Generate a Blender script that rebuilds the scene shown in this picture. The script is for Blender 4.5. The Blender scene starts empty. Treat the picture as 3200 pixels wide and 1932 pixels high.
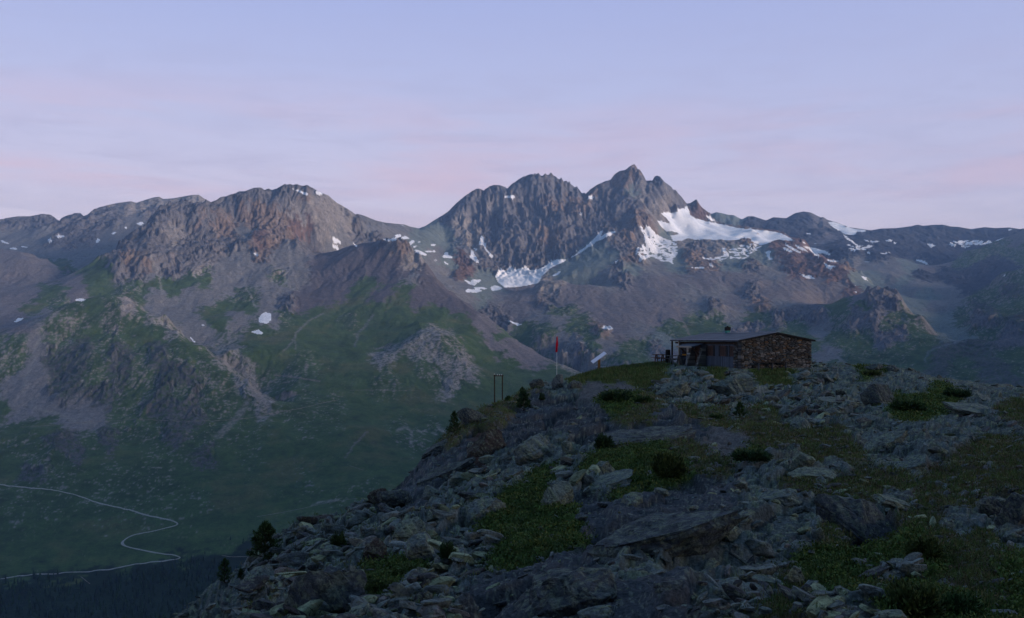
import bpy, bmesh, math, random
import numpy as np
from mathutils import Vector, Matrix

# ------------------------------------------------------------------ camera, world, sun, exposure
S = bpy.context.scene
COL = S.collection
F = 2900.0            # focal length in pixels of the 3200 px wide photograph
HOR = 1050.0          # eye level in that photograph

cam_d = bpy.data.cameras.new('camera')
cam_d.sensor_width = 36.0
cam_d.lens = 36.0 * F / 3200.0
cam_d.shift_y = (HOR - 966.0) / 3200.0
cam_d.clip_start = 0.2
cam_d.clip_end = 60000.0
cam = bpy.data.objects.new('camera', cam_d)
cam.rotation_euler = (math.radians(90), 0, 0)
COL.objects.link(cam)
S.camera = cam

S.view_settings.view_transform = 'Standard'
S.view_settings.look = 'None'
S.view_settings.gamma = 1.0
S.view_settings.use_curve_mapping = False
S.view_settings.exposure = 0.0
S.cycles.max_bounces = 5
S.cycles.diffuse_bounces = 2
S.cycles.glossy_bounces = 2
S.cycles.volume_bounces = 0
S.cycles.transparent_max_bounces = 6
S.cycles.use_denoising = True
S.cycles.use_adaptive_sampling = True
S.cycles.adaptive_threshold = 0.02

SUN_EL = math.radians(8.0)
SUN_AZ = math.radians(64.0)      # behind the camera, to the right
sun_d = bpy.data.lights.new('sun', 'SUN')
sun_d.energy = 4.3
sun_d.angle = math.radians(14.0)
sun_d.color = (1.0, 0.90, 0.95)
sun = bpy.data.objects.new('sun', sun_d)
sdir = Vector((math.sin(SUN_AZ) * math.cos(SUN_EL), -math.cos(SUN_AZ) * math.cos(SUN_EL), math.sin(SUN_EL)))
sun.rotation_euler = sdir.to_track_quat('Z', 'Y').to_euler()
COL.objects.link(sun)


def lin(c):
    return tuple(((v / 255.0) / 12.92 if v / 255.0 <= 0.04045 else ((v / 255.0 + 0.055) / 1.055) ** 2.4) for v in c)


W = bpy.data.worlds.new('World')
S.world = W
W.use_nodes = True
nt = W.node_tree
nt.nodes.clear()


def nd(tree, typ, **kw):
    n = tree.nodes.new(typ)
    for k, v in kw.items():
        setattr(n, k, v)
    return n


def mth(tree, op, a, b=None, c=None, clamp=False):
    n = tree.nodes.new('ShaderNodeMath')
    n.operation = op
    n.use_clamp = clamp
    for i, v in enumerate((a, b, c)):
        if v is None:
            continue
        if hasattr(v, 'is_linked'):
            tree.links.new(v, n.inputs[i])
        else:
            n.inputs[i].default_value = v
    return n.outputs[0]


def mixc(tree, fac, a, b, blend='MIX'):
    n = tree.nodes.new('ShaderNodeMix')
    n.data_type = 'RGBA'
    n.blend_type = blend
    for s, v in ((n.inputs[0], fac), (n.inputs[6], a), (n.inputs[7], b)):
        if hasattr(v, 'is_linked'):
            tree.links.new(v, s)
        elif s.type == 'RGBA':
            s.default_value = (*v[:3], 1)
        else:
            s.default_value = v
    return n.outputs[2]


def ramp(tree, fac, stops, interp='LINEAR'):
    n = tree.nodes.new('ShaderNodeValToRGB')
    cr = n.color_ramp
    cr.interpolation = interp
    while len(cr.elements) < len(stops):
        cr.elements.new(0.5)
    for e, (p, c) in zip(cr.elements, stops):
        e.position = p
        e.color = (*c, 1) if len(c) == 3 else c
    tree.links.new(fac, n.inputs[0])
    return n.outputs[0]


def noise(tree, vec, scale, detail=4, rough=0.55, dist=0.0):
    n = tree.nodes.new('ShaderNodeTexNoise')
    n.inputs['Scale'].default_value = scale
    n.inputs['Detail'].default_value = detail
    n.inputs['Roughness'].default_value = rough
    n.inputs['Distortion'].default_value = dist
    if vec is not None:
        tree.links.new(vec, n.inputs['Vector'])
    return n.outputs[0]


def build_world():
    t = nt
    tc = nd(t, 'ShaderNodeTexCoord')
    sep = nd(t, 'ShaderNodeSeparateXYZ')
    t.links.new(tc.outputs['Generated'], sep.inputs[0])
    x, y, z = sep.outputs
    # elevation ramp (sin of elevation, -0.05 .. 1)
    e = mth(t, 'MULTIPLY_ADD', z, 1 / 1.05, 0.05 / 1.05, clamp=True)
    P = lambda s: (s + 0.05) / 1.05
    base = ramp(t, e, [(P(-0.05), lin((150, 155, 198))), (P(0.07), lin((213, 209, 239))), (P(0.14), lin((206, 205, 241))),
                       (P(0.22), lin((194, 201, 243))), (P(0.34), lin((172, 185, 238))),
                       (P(0.55), (0.26, 0.41, 0.74)), (P(1.0), (0.175, 0.370, 0.66))])
    # pink afterglow band low in the sky, opposite the rising light
    band = ramp(t, e, [(P(0.03), (0, 0, 0)), (P(0.125), (0.55, 0.55, 0.55)), (P(0.165), (1, 1, 1)), (P(0.20), (0.7, 0.7, 0.7)), (P(0.28), (0, 0, 0))], 'EASE')
    # streaky thin cloud
    mp = nd(t, 'ShaderNodeMapping')
    mp.inputs['Scale'].default_value = (1.6, 1.6, 11.0)
    mp.inputs['Rotation'].default_value = (0, math.radians(7), 0)
    t.links.new(tc.outputs['Generated'], mp.inputs[0])
    n1 = noise(t, mp.outputs[0], 2.1, 5, 0.55, 0.4)
    n2 = noise(t, mp.outputs[0], 5.3, 6, 0.6, 0.8)
    c1 = ramp(t, n1, [(0.42, (0, 0, 0)), (0.66, (1, 1, 1))], 'EASE')
    c2 = ramp(t, n2, [(0.40, (0, 0, 0)), (0.72, (1, 1, 1))], 'EASE')
    bandn = mth(t, 'MULTIPLY', band, mth(t, 'MULTIPLY_ADD', c1, 0.55, 0.06))
    col = mixc(t, bandn, base, lin((216, 188, 214)))
    lowm = ramp(t, e, [(P(0.05), (1, 1, 1)), (P(0.20), (0.9, 0.9, 0.9)), (P(0.30), (0.25, 0.25, 0.25)), (P(0.36), (0, 0, 0))])
    greys = mth(t, 'MULTIPLY', mth(t, 'MULTIPLY', c2, lowm), 0.38)
    col = mixc(t, greys, col, lin((172, 172, 212)))
    # a brighter lobe near the picture's middle, bluer towards the right
    rb = mth(t, 'MULTIPLY_ADD', x, 0.55, 0.10, clamp=True)
    col = mixc(t, mth(t, 'MULTIPLY', rb, 0.75), col, lin((168, 178, 226)))
    # towards the back of the sky it is dimmer and duller
    back = mth(t, 'MULTIPLY_ADD', y, -1.1, 0.25, clamp=True)
    col = mixc(t, back, col, mixc(t, ramp(t, e, [(P(0.0), (1, 1, 1)), (P(0.5), (0, 0, 0))]), (0.07, 0.15, 0.30), (0.25, 0.27, 0.36)))
    sky = nd(t, 'ShaderNodeTexSky')
    sky.sky_type = 'NISHITA'
    sky.sun_disc = False
    sky.sun_elevation = SUN_EL
    sky.sun_rotation = math.pi - SUN_AZ
    sky.altitude = 2600
    b1 = nd(t, 'ShaderNodeBackground')
    t.links.new(col, b1.inputs[0])
    b1.inputs[1].default_value = 1.0
    b2 = nd(t, 'ShaderNodeBackground')
    t.links.new(sky.outputs[0], b2.inputs[0])
    b2.inputs[1].default_value = 0.05
    mx = nd(t, 'ShaderNodeMixShader')
    mx.inputs[0].default_value = 0.06
    t.links.new(b1.outputs[0], mx.inputs[1])
    t.links.new(b2.outputs[0], mx.inputs[2])
    out = nd(t, 'ShaderNodeOutputWorld')
    t.links.new(mx.outputs[0], out.inputs[0])


build_world()

# ------------------------------------------------------------------ noise toolbox (numpy)
RS = np.random.RandomState(7)
PERM = np.concatenate([RS.permutation(4096)] * 2).astype(np.int32)
GA = RS.rand(4096).astype(np.float32) * 2 * np.pi
GX, GY = np.cos(GA).astype(np.float32), np.sin(GA).astype(np.float32)
RN = [RS.rand(4096).astype(np.float32) for _ in range(6)]


def hsh(ix, iy, seed=0):
    return PERM[(PERM[(ix + seed * 131) & 4095] + iy) & 4095]


def perlin(x, y, seed=0):
    x = np.asarray(x, np.float32)
    y = np.asarray(y, np.float32)
    fx, fy = np.floor(x), np.floor(y)
    ix, iy = fx.astype(np.int32), fy.astype(np.int32)
    fx, fy = x - fx, y - fy
    u = fx * fx * fx * (fx * (fx * 6 - 15) + 10)
    v = fy * fy * fy * (fy * (fy * 6 - 15) + 10)
    def g(dx, dy):
        h = hsh(ix + dx, iy + dy, seed)
        return GX[h] * (fx - dx) + GY[h] * (fy - dy)
    a, b, c, d = g(0, 0), g(1, 0), g(0, 1), g(1, 1)
    a = a + u * (b - a)
    c = c + u * (d - c)
    return (a + v * (c - a)) * 1.5


def fbm(x, y, seed=0, oct=5, gain=0.5, lac=2.03):
    r = np.zeros(np.broadcast(x, y).shape, np.float32)
    a, s = 1.0, 0.0
    for o in range(oct):
        r += a * perlin(x * lac ** o, y * lac ** o, seed + o * 7)
        s += a
        a *= gain
    return r / s


def ridged(x, y, seed=0, oct=4, gain=0.5, lac=2.1):
    r = np.zeros(np.broadcast(x, y).shape, np.float32)
    a, s = 1.0, 0.0
    for o in range(oct):
        r += a * (1 - 2 * np.abs(perlin(x * lac ** o, y * lac ** o, seed + o * 7)))
        s += a
        a *= gain
    return r / s


def sst(a, b, x):
    t = np.clip((x - a) / (b - a), 0, 1)
    return t * t * (3 - 2 * t)


def worley(x, y, seed=0, jit=0.9):
    """F1, F2, id hash and offset to the nearest centre"""
    ix, iy = np.floor(x).astype(np.int32), np.floor(y).astype(np.int32)
    f1 = np.full(x.shape, 9.0, np.float32)
    f2 = np.full(x.shape, 9.0, np.float32)
    hid = np.zeros(x.shape, np.int32)
    ox = np.zeros(x.shape, np.float32)
    oy = np.zeros(x.shape, np.float32)
    for dx in (-1, 0, 1):
        for dy in (-1, 0, 1):
            h = hsh(ix + dx, iy + dy, seed)
            cx = ix + dx + 0.5 + (RN[0][h] - 0.5) * jit
            cy = iy + dy + 0.5 + (RN[1][h] - 0.5) * jit
            ddx, ddy = (x - cx).astype(np.float32), (y - cy).astype(np.float32)
            d = np.sqrt(ddx * ddx + ddy * ddy)
            m = d < f1
            f2 = np.where(m, f1, np.minimum(f2, d))
            f1 = np.where(m, d, f1)
            hid = np.where(m, h, hid)
            ox = np.where(m, ddx, ox)
            oy = np.where(m, ddy, oy)
    return f1, f2, hid, ox, oy


def gully(x, y, gx, gy, seed):
    """cosine furrows that run down the slope (gx, gy); returns height and its derivative along the furrow's side"""
    gl = np.sqrt(gx * gx + gy * gy) + 1e-5
    sx, sy = -gy / gl, gx / gl
    ix, iy = np.floor(x).astype(np.int32), np.floor(y).astype(np.int32)
    ac = np.zeros(x.shape, np.float32)
    as_ = np.zeros(x.shape, np.float32)
    for dx in (-1, 0, 1):
        for dy in (-1, 0, 1):
            h = hsh(ix + dx, iy + dy, seed)
            px = x - (ix + dx + RN[0][h])
            py = y - (iy + dy + RN[1][h])
            w = np.exp(-2.2 * (px * px + py * py))
            ph = (px * sx + py * sy) * 6.2832
            ac += w * np.cos(ph)
            as_ += w * np.sin(ph)
    n = np.sqrt(ac * ac + as_ * as_) + 1e-4
    k = np.minimum(1, n * 1.6)
    return ac / n * k, -as_ / n * k, sx, sy


def inpoly(px, py, poly):
    m = np.zeros(px.shape, bool)
    n = len(poly)
    for i in range(n):
        x0, y0 = poly[i]
        x1, y1 = poly[(i + 1) % n]
        if y0 == y1:
            continue
        c = ((y0 > py) != (y1 > py)) & (px < (x1 - x0) * (py - y0) / (y1 - y0) + x0)
        m ^= c
    return m


def rbf_fit(P, Z, lam=0.0):
    n = len(P)
    d = np.sqrt(((P[:, None, :] - P[None, :, :]) ** 2).sum(2))
    A = np.zeros((n + 3, n + 3))
    A[:n, :n] = d - np.eye(n) * lam
    A[:n, n] = 1
    A[:n, n + 1:] = P
    A[n, :n] = 1
    A[n + 1:, :n] = P.T
    return np.linalg.lstsq(A, np.concatenate([Z, np.zeros(3)]), rcond=None)[0]


def rbf_eval(P, w, X, Y):
    n = len(P)
    out = np.zeros(X.size)
    xf, yf = X.ravel(), Y.ravel()
    for i in range(0, X.size, 40000):
        a, b = xf[i:i + 40000], yf[i:i + 40000]
        d = np.sqrt((a[:, None] - P[None, :, 0]) ** 2 + (b[:, None] - P[None, :, 1]) ** 2)
        out[i:i + 40000] = d @ w[:n] + w[n] + w[n + 1] * a + w[n + 2] * b
    return out.reshape(X.shape)


def cubic_matrix(src, dst):
    """rows of Catmull-Rom weights that carry samples at index positions to fractional positions dst"""
    n = src
    i = np.clip(np.floor(dst).astype(int), 0, n - 2)
    t = dst - i
    M = np.zeros((len(dst), n))
    r = np.arange(len(dst))
    for k, wgt in ((-1, -0.5 * t + t * t - 0.5 * t ** 3), (0, 1 - 2.5 * t * t + 1.5 * t ** 3),
                   (1, 0.5 * t + 2 * t * t - 1.5 * t ** 3), (2, -0.5 * t * t + 0.5 * t ** 3)):
        np.add.at(M, (r, np.clip(i + k, 0, n - 1)), wgt)
    return M


def blur1(a, r):
    k = np.exp(-0.5 * (np.arange(-3 * r, 3 * r + 1) / r) ** 2)
    k /= k.sum()
    return np.convolve(np.pad(a, 3 * r, mode='edge'), k, 'valid')


# ------------------------------------------------------------------ mesh toolbox
def mesh_np(name, V, faces, mat=None, parent=None, smooth=False, cols=None, loc=None):
    """V (n,3), faces (m,3) or (m,4) int array -> one linked object"""
    me = bpy.data.meshes.new(name)
    faces = np.asarray(faces, np.int32)
    k = faces.shape[1]
    me.vertices.add(len(V))
    me.vertices.foreach_set('co', np.asarray(V, np.float32).ravel())
    me.loops.add(faces.size)
    me.loops.foreach_set('vertex_index', faces.ravel())
    me.polygons.add(len(faces))
    me.polygons.foreach_set('loop_start', np.arange(0, faces.size, k, dtype=np.int32))
    me.polygons.foreach_set('loop_total', np.full(len(faces), k, np.int32))
    me.polygons.foreach_set('use_smooth', np.full(len(faces), smooth, bool))
    if cols is not None:
        at = me.color_attributes.new('Col', 'FLOAT_COLOR', 'POINT')
        c = np.ones((len(V), 4), np.float32)
        c[:, :3] = cols
        at.data.foreach_set('color', c.ravel())
    me.update(calc_edges=True)
    if mat:
        me.materials.append(mat)
    o = bpy.data.objects.new(name, me)
    COL.objects.link(o)
    if parent:
        o.parent = parent
    if loc is not None:
        o.location = loc
    return o


def grid_faces(nr, nc):
    i = np.arange(nr * nc, dtype=np.int32).reshape(nr, nc)
    return np.stack([i[:-1, :-1].ravel(), i[:-1, 1:].ravel(), i[1:, 1:].ravel(), i[1:, :-1].ravel()], 1)


def sub_mesh(name, V, faces, keep, mat, smooth, cols=None):
    f = faces[keep]
    u, inv = np.unique(f, return_inverse=True)
    return mesh_np(name, V[u], inv.reshape(f.shape), mat, None, smooth, None if cols is None else cols[u])


def tag(o, label=None, cat=None, group=None, kind=None):
    if label:
        o['label'] = label
    if cat:
        o['category'] = cat
    if group:
        o['group'] = group
    if kind:
        o['kind'] = kind
    return o


def empty(name, loc=(0, 0, 0), rz=0.0):
    o = bpy.data.objects.new(name, None)
    o.location = loc
    o.rotation_euler = (0, 0, rz)
    COL.objects.link(o)
    return o


def mat_new(name, rough=0.9, spec=0.2):
    m = bpy.data.materials.new(name)
    m.use_nodes = True
    b = m.node_tree.nodes['Principled BSDF']
    b.inputs['Roughness'].default_value = rough
    b.inputs['Specular IOR Level'].default_value = spec
    return m, m.node_tree, b


def mat_vcol(name, rough=0.95, spec=0.12, nscale=None, namp=0.3, bump=None, bscale=1.0, detail=5, speck=None):
    """albedo from the mesh's colour layer, broken up by fine noise, with bump"""
    m, t, b = mat_new(name, rough, spec)
    a = nd(t, 'ShaderNodeVertexColor', layer_name='Col')
    c = a.outputs[0]
    geo = nd(t, 'ShaderNodeNewGeometry')
    if nscale:
        n = noise(t, geo.outputs['Position'], nscale, detail, 0.65)
        k = ramp(t, n, [(0.25, (1 - namp,) * 3), (0.75, (1 + namp,) * 3)])
        c = mixc(t, 1.0, c, k, 'MULTIPLY')
    if speck:
        sc_, amt, colr = speck
        n3 = noise(t, geo.outputs['Position'], sc_, 6, 0.68, 0.6)
        f3 = mth(t, 'MULTIPLY', ramp(t, n3, [(0.52, (0, 0, 0)), (0.60, (1, 1, 1))]), amt)
        c = mixc(t, f3, c, colr)
        n4 = noise(t, geo.outputs['Position'], sc_ * 1.7, 5, 0.7, 0.3)
        f4 = mth(t, 'MULTIPLY', ramp(t, n4, [(0.56, (0, 0, 0)), (0.62, (1, 1, 1))]), 0.7)
        c = mixc(t, f4, c, (0.020, 0.022, 0.024))
    t.links.new(c, b.inputs['Base Color'])
    if bump:
        n2 = noise(t, geo.outputs['Position'], bscale, 6, 0.65)
        bp = nd(t, 'ShaderNodeBump')
        bp.inputs['Strength'].default_value = 1.0
        bp.inputs['Distance'].default_value = bump
        t.links.new(n2, bp.inputs['Height'])
        t.links.new(bp.outputs[0], b.inputs['Normal'])
    return m


def mat_plain(name, col, rough=0.8, spec=0.25, var=0.25, nscale=6.0, metal=0.0, stretch=None):
    m, t, b = mat_new(name, rough, spec)
    tc = nd(t, 'ShaderNodeTexCoord')
    v = tc.outputs['Object']
    if stretch:
        mp = nd(t, 'ShaderNodeMapping')
        mp.inputs['Scale'].default_value = stretch
        t.links.new(v, mp.inputs[0])
        v = mp.outputs[0]
    n = noise(t, v, nscale, 5, 0.6)
    k = ramp(t, n, [(0.3, tuple(c * (1 - var) for c in col)), (0.7, tuple(min(1, c * (1 + var)) for c in col))])
    t.links.new(k, b.inputs['Base Color'])
    b.inputs['Metallic'].default_value = metal
    return m

# ------------------------------------------------------------------ the far land: valley, knolls, mountains
# surveyed points: (column, row) of the photograph and a distance, turned into metres east / north / up
def pt(px, py, D):
    return ((px - 1600.0) / F * D, D, (HOR - py) / F * D)


SURVEY = []


def sv(*pts, drop=None):
    for px, py, D in pts:
        SURVEY.append(pt(px, py, D))
        if drop:
            x, y, z = pt(px, py, D)
            k = (D + drop[0]) / D
            SURVEY.append((x * k, y + drop[0], z - drop[1]))


SKY_A = [(-420, 700), (-150, 695), (0, 686), (17, 682), (54, 676), (94, 676), (131, 668), (159, 671), (170, 679), (186, 691), (190, 683), (202, 676), (233, 666),
         (251, 665), (261, 675), (273, 671), (293, 653), (332, 642), (369, 634), (409, 629), (426, 634), (443, 628), (480, 617), (497, 615),
         (511, 622), (540, 620), (568, 615), (602, 609), (621, 608), (634, 618), (659, 631)]
SKY_B = [(661, 631), (677, 625), (691, 614), (705, 614), (722, 607), (736, 604), (748, 597), (765, 598), (793, 587), (816, 586), (826, 594),
         (839, 589), (850, 594), (867, 588), (890, 575), (898, 577), (907, 575), (915, 578), (927, 575), (944, 581), (961, 578), (978, 588), (998, 600),
         (1026, 611), (1049, 631), (1083, 651), (1103, 664), (1111, 671), (1117, 668), (1140, 675), (1174, 689), (1205, 696), (1242, 700),
         (1265, 702), (1280, 708), (1309, 714)]
SKY_C = [(1330, 706), (1353, 691), (1398, 663), (1427, 634), (1448, 616), (1475, 597), (1488, 590), (1498, 589), (1510, 595), (1528, 583),
         (1546, 577), (1560, 578), (1580, 585), (1584, 590), (1599, 575), (1620, 561), (1637, 551), (1660, 544), (1666, 545), (1671, 540), (1675, 545), (1683, 540), (1690, 549),
         (1695, 550), (1704, 541), (1709, 547), (1714, 546), (1722, 538), (1729, 549), (1736, 551), (1744, 559), (1749, 561), (1754, 553), (1758, 563), (1762, 567), (1771, 564), (1775, 572), (1779, 564), (1784, 575),
         (1791, 581), (1797, 586), (1803, 581), (1808, 591), (1812, 595), (1819, 605), (1825, 601), (1830, 606), (1844, 592), (1865, 578), (1892, 566), (1908, 562), (1920, 545),
         (1937, 534), (1954, 531), (1968, 520), (1981, 512), (1989, 520), (1991, 528), (1998, 528), (2005, 538), (2014, 554), (2019, 565),
         (2033, 564), (2039, 565), (2045, 552), (2053, 549), (2063, 552), (2076, 568), (2099, 585), (2104, 594), (2112, 593), (2119, 605),
         (2130, 615), (2141, 631), (2146, 636), (2157, 635), (2177, 622), (2181, 631), (2193, 648), (2212, 662), (2225, 668)]
SKY_F = [(2238, 663), (2255, 666), (2278, 672), (2292, 672), (2318, 686), (2337, 676), (2354, 676), (2394, 689), (2417, 679), (2457, 682),
         (2485, 666), (2511, 661), (2533, 664), (2565, 680), (2572, 678), (2585, 687), (2614, 695), (2653, 710), (2676, 714), (2722, 720),
         (2756, 714), (2801, 713), (2841, 708), (2868, 702), (2884, 706), (2912, 703), (2946, 702), (2972, 708), (2994, 709), (3034, 716),
         (3077, 710), (3111, 713), (3153, 711), (3187, 716), (3200, 714), (3300, 700), (3640, 660)]
SKYLINE = np.array(SKY_A + SKY_B + SKY_C + SKY_F, float)


def along(line, dists, step, drop):
    """ridge line samples every step pixels with distances interpolated from dists [(px, D)]"""
    L = np.array(line, float)
    xs = np.arange(L[0, 0], L[-1, 0] + 1, step)
    ys = np.interp(xs, L[:, 0], L[:, 1])
    dd = np.array(dists, float)
    for a, b in zip(xs, ys):
        sv((a, b, float(np.interp(a, dd[:, 0], dd[:, 1]))), drop=drop)


along(SKY_A, [(-420, 6400), (180, 6500), (660, 6800)], 45, (900, 420))
along(SKY_B, [(661, 4980), (900, 5100), (1050, 5300), (1150, 5700), (1309, 6250)], 36, (420, 230))
along(SKY_C, [(1330, 6300), (1450, 6500), (1600, 6650), (1750, 6750), (1830, 6780), (1980, 6800), (2100, 6850), (2225, 7000)], 30, (650, 520))
along(SKY_F, [(2238, 8300), (2500, 8500), (2640, 9000), (2850, 9300), (3150, 9200), (3640, 8600)], 48, (1200, 500))

# far left range: apron below the crags
sv((-250, 800, 5500), (0, 760, 5650), (60, 770, 5600), (160, 745, 5700), (260, 770, 5500), (420, 705, 5900), (330, 760, 5600), (220, 800, 5300), (180, 690, 6450))
# left mountain: western shoulder, face, scree, foot
sv((636, 648, 4930), (600, 645, 4900), (568, 630, 4900), (540, 642, 4830), (500, 659, 4760), (469, 679, 4680), (440, 705, 4580), (415, 735, 4480), (369, 770, 4350), (312, 804, 4200), (285, 850, 4050), drop=(220, 110))
sv((560, 720, 4640), (470, 790, 4300), (400, 860, 4050), (640, 760, 4600), (620, 880, 4080), (540, 880, 4050),
   (700, 720, 4750), (760, 690, 4880), (850, 690, 4900), (900, 660, 4960), (960, 690, 4950), (1040, 720, 5000), (1130, 750, 5150), (1180, 790, 4950), (1050, 790, 4700),
   (700, 800, 4420), (780, 760, 4560), (860, 740, 4650), (930, 760, 4620), (980, 790, 4640),
   (740, 880, 4150), (830, 850, 4250), (900, 850, 4260), (960, 840, 4380),
   (380, 930, 3800), (450, 945, 3780), (550, 965, 3760), (650, 960, 3800), (740, 960, 3850), (830, 940, 3900), (900, 920, 4020),
   (1180, 735, 5800), (1250, 745, 5600), (1320, 760, 5500))
# basin with snow patches
sv((620, 1020, 3560), (700, 1010, 3600), (780, 1040, 3520), (840, 1000, 3680), (800, 1080, 3350), (720, 1100, 3250))
# brown slope at the left edge and its green spur
sv((-300, 800, 4700), (0, 782, 4700), (70, 790, 4620), (150, 812, 4480), (210, 832, 4350), (250, 860, 4200), (0, 880, 4150), (60, 900, 4050), (140, 890, 4100), (20, 985, 3560), (100, 960, 3650), (160, 900, 3900), (250, 905, 3850), (-200, 1000, 3400), drop=None)
sv((0, 782, 4700), (100, 800, 4560), (210, 832, 4350), drop=(260, 110))
# knoll in front of the left mountain
sv((150, 985, 3180), (205, 955, 3280), (290, 932, 3380), (370, 930, 3390), (440, 945, 3320), (510, 985, 3230), (570, 1030, 3140), (630, 1080, 3050), (700, 1135, 2960), (780, 1195, 2860), (840, 1262, 2720), drop=(190, 60))
sv((110, 1030, 3080), (-20, 1090, 2980), (-300, 1150, 2800), (100, 1150, 2870), (200, 1060, 3060), (330, 1040, 3120), (450, 1080, 3040), (300, 1150, 2860), (500, 1180, 2820), (620, 1200, 2800), (700, 1250, 2720),
   (-300, 1320, 2600), (0, 1330, 2560), (100, 1312, 2590), (300, 1320, 2560), (500, 1325, 2560), (700, 1318, 2590), (850, 1300, 2660))
# lower slope and valley floor
sv((-350, 1450, 2300), (0, 1425, 2330), (200, 1440, 2290), (400, 1440, 2290), (600, 1425, 2320), (800, 1410, 2380), (1000, 1400, 2420), (1150, 1340, 2560),
   (-350, 1560, 2100), (0, 1530, 2140), (150, 1545, 2110), (300, 1565, 2070), (450, 1590, 2020), (600, 1600, 1990), (800, 1570, 2060), (1000, 1540, 2120), (1150, 1500, 2180),
   (560, 1642, 1930), (380, 1700, 1840), (575, 1745, 1770), (200, 1785, 1720), (0, 1803, 1690), (-350, 1850, 1620), (800, 1700, 1830), (1000, 1650, 1900), (900, 1760, 1730),
   (0, 1960, 1480), (300, 1960, 1480), (550, 1940, 1500), (-350, 2000, 1420), (800, 1900, 1560), (300, 2200, 1180), (-350, 2300, 1100), (800, 2150, 1250), (1300, 1750, 1750), (1250, 1580, 2050))
# brown middle ridge
sv((985, 805, 4560), (1010, 795, 4600), (1060, 786, 4640), (1100, 770, 4600), (1140, 760, 4560), (1190, 753, 4540), (1235, 752, 4530), (1275, 768, 4480), (1305, 800, 4400), (1335, 835, 4320), (1375, 880, 4230), (1420, 918, 4150),
   (1470, 952, 4070), (1520, 990, 3980), (1570, 1030, 3900), (1620, 1065, 3830), (1670, 1095, 3760), (1720, 1125, 3680), (1770, 1150, 3600), (1840, 1180, 3480), drop=(230, 95))
sv((960, 850, 4280), (910, 920, 4020), (870, 985, 3760), (1000, 900, 4150), (1100, 850, 4300), (1200, 830, 4330), (1280, 850, 4260), (1000, 980, 3850), (1100, 950, 3950), (1200, 930, 4000), (1300, 930, 4020), (1380, 960, 3960),
   (1100, 1040, 3650), (1250, 1020, 3720), (1400, 1040, 3700), (1530, 1080, 3640), (900, 1090, 3330), (1000, 1090, 3420), (1200, 1100, 3450), (1500, 1140, 3450), (1640, 1150, 3500), (1750, 1190, 3380), (1900, 1210, 3300), (2050, 1200, 3400))
# rocky knob at the foot of the ridge
sv((1330, 1055, 3500), (1380, 1050, 3520), (1280, 1090, 3400), (1430, 1110, 3380), (1350, 1130, 3320), (1450, 1170, 3260), (1490, 1210, 3180), (1380, 1205, 3150), (1200, 1150, 3230), (1320, 1010, 3700), (1450, 1060, 3600))
# meadows
sv((1550, 1230, 3180), (1650, 1250, 3150), (1000, 1180, 3100), (1100, 1220, 3020), (900, 1220, 2960), (1200, 1260, 2950), (1350, 1270, 2960), (1500, 1290, 2960), (1000, 1300, 2720), (1150, 1290, 2820), (1300, 1340, 2740), (1450, 1400, 2620),
   (1300, 1420, 2520), (1600, 1420, 2620), (1900, 1420, 2650), (2300, 1400, 2750), (2700, 1380, 2850), (3100, 1370, 2850), (3600, 1400, 2700), (1600, 1800, 1500), (2200, 1700, 1600), (2800, 1700, 1600), (3500, 1700, 1600))
# central massif: foot of the wall, snow bowl, shoulders
sv((1400, 760, 6000), (1440, 700, 6250), (1480, 680, 6330), (1380, 800, 5650), (1450, 800, 5650), (1500, 770, 5950), (1530, 720, 6250), (1400, 870, 5250), (1480, 870, 5280),
   (1560, 835, 5680), (1600, 840, 5720), (1645, 833, 5760), (1700, 838, 5760), (1750, 812, 5820), (1800, 790, 5900), (1850, 755, 6050), (1900, 730, 6200),
   (1600, 740, 6100), (1680, 720, 6160), (1750, 700, 6230), (1820, 690, 6300), (1640, 640, 6460), (1720, 630, 6500), (1560, 660, 6400), (1800, 650, 6500), (1880, 640, 6560),
   (1560, 880, 5380), (1600, 895, 5300), (1650, 897, 5300), (1690, 880, 5380), (1740, 850, 5520), (1500, 905, 5050), (1560, 920, 5050), (1530, 960, 4700), (1450, 920, 4780))
# arete below the summit and the grey slope beside it
sv((1985, 600, 6620), (1988, 640, 6420), (1990, 690, 6180), (1985, 740, 5960), (1982, 790, 5720), (1978, 835, 5480), (1930, 800, 5620), (1930, 700, 6250), (1880, 770, 5850), (1850, 820, 5560), (1790, 860, 5380), (1900, 860, 5300),
   (1760, 900, 5150), (1850, 900, 5120), (1930, 880, 5250), (2030, 640, 6500), (2060, 690, 6380), (2020, 720, 6150), (2030, 690, 6250), (2080, 640, 6560), (2120, 650, 6600))
# glacier shelf, lip, cliff band, red hill
sv((2145, 650, 6820), (2130, 675, 6720), (2170, 690, 6720), (2100, 700, 6560), (2080, 735, 6330), (2050, 755, 6150), (2150, 725, 6500), (2220, 710, 6800), (2280, 718, 6850), (2340, 722, 6850), (2400, 727, 6800), (2450, 738, 6700), (2480, 752, 6550), drop=None)
sv((2220, 706, 6900), (2300, 716, 6950), (2400, 726, 6880), (2460, 740, 6700), (2510, 760, 6400), drop=(350, 160))
sv((2200, 742, 6350), (2300, 745, 6350), (2380, 758, 6300), (2420, 752, 6400), (2030, 800, 5900), (2100, 790, 5980), (2160, 765, 6130), (2250, 760, 6180), (2330, 766, 6170), (2180, 825, 5800), (2260, 820, 5820), (2350, 815, 5900), (2030, 830, 5650), (2100, 830, 5640),
   (2430, 765, 6230), (2470, 775, 6120), (2540, 815, 5850), (2600, 850, 5600), (2660, 890, 5350), (2430, 820, 5850), (2500, 860, 5550), (2580, 890, 5300))
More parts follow.
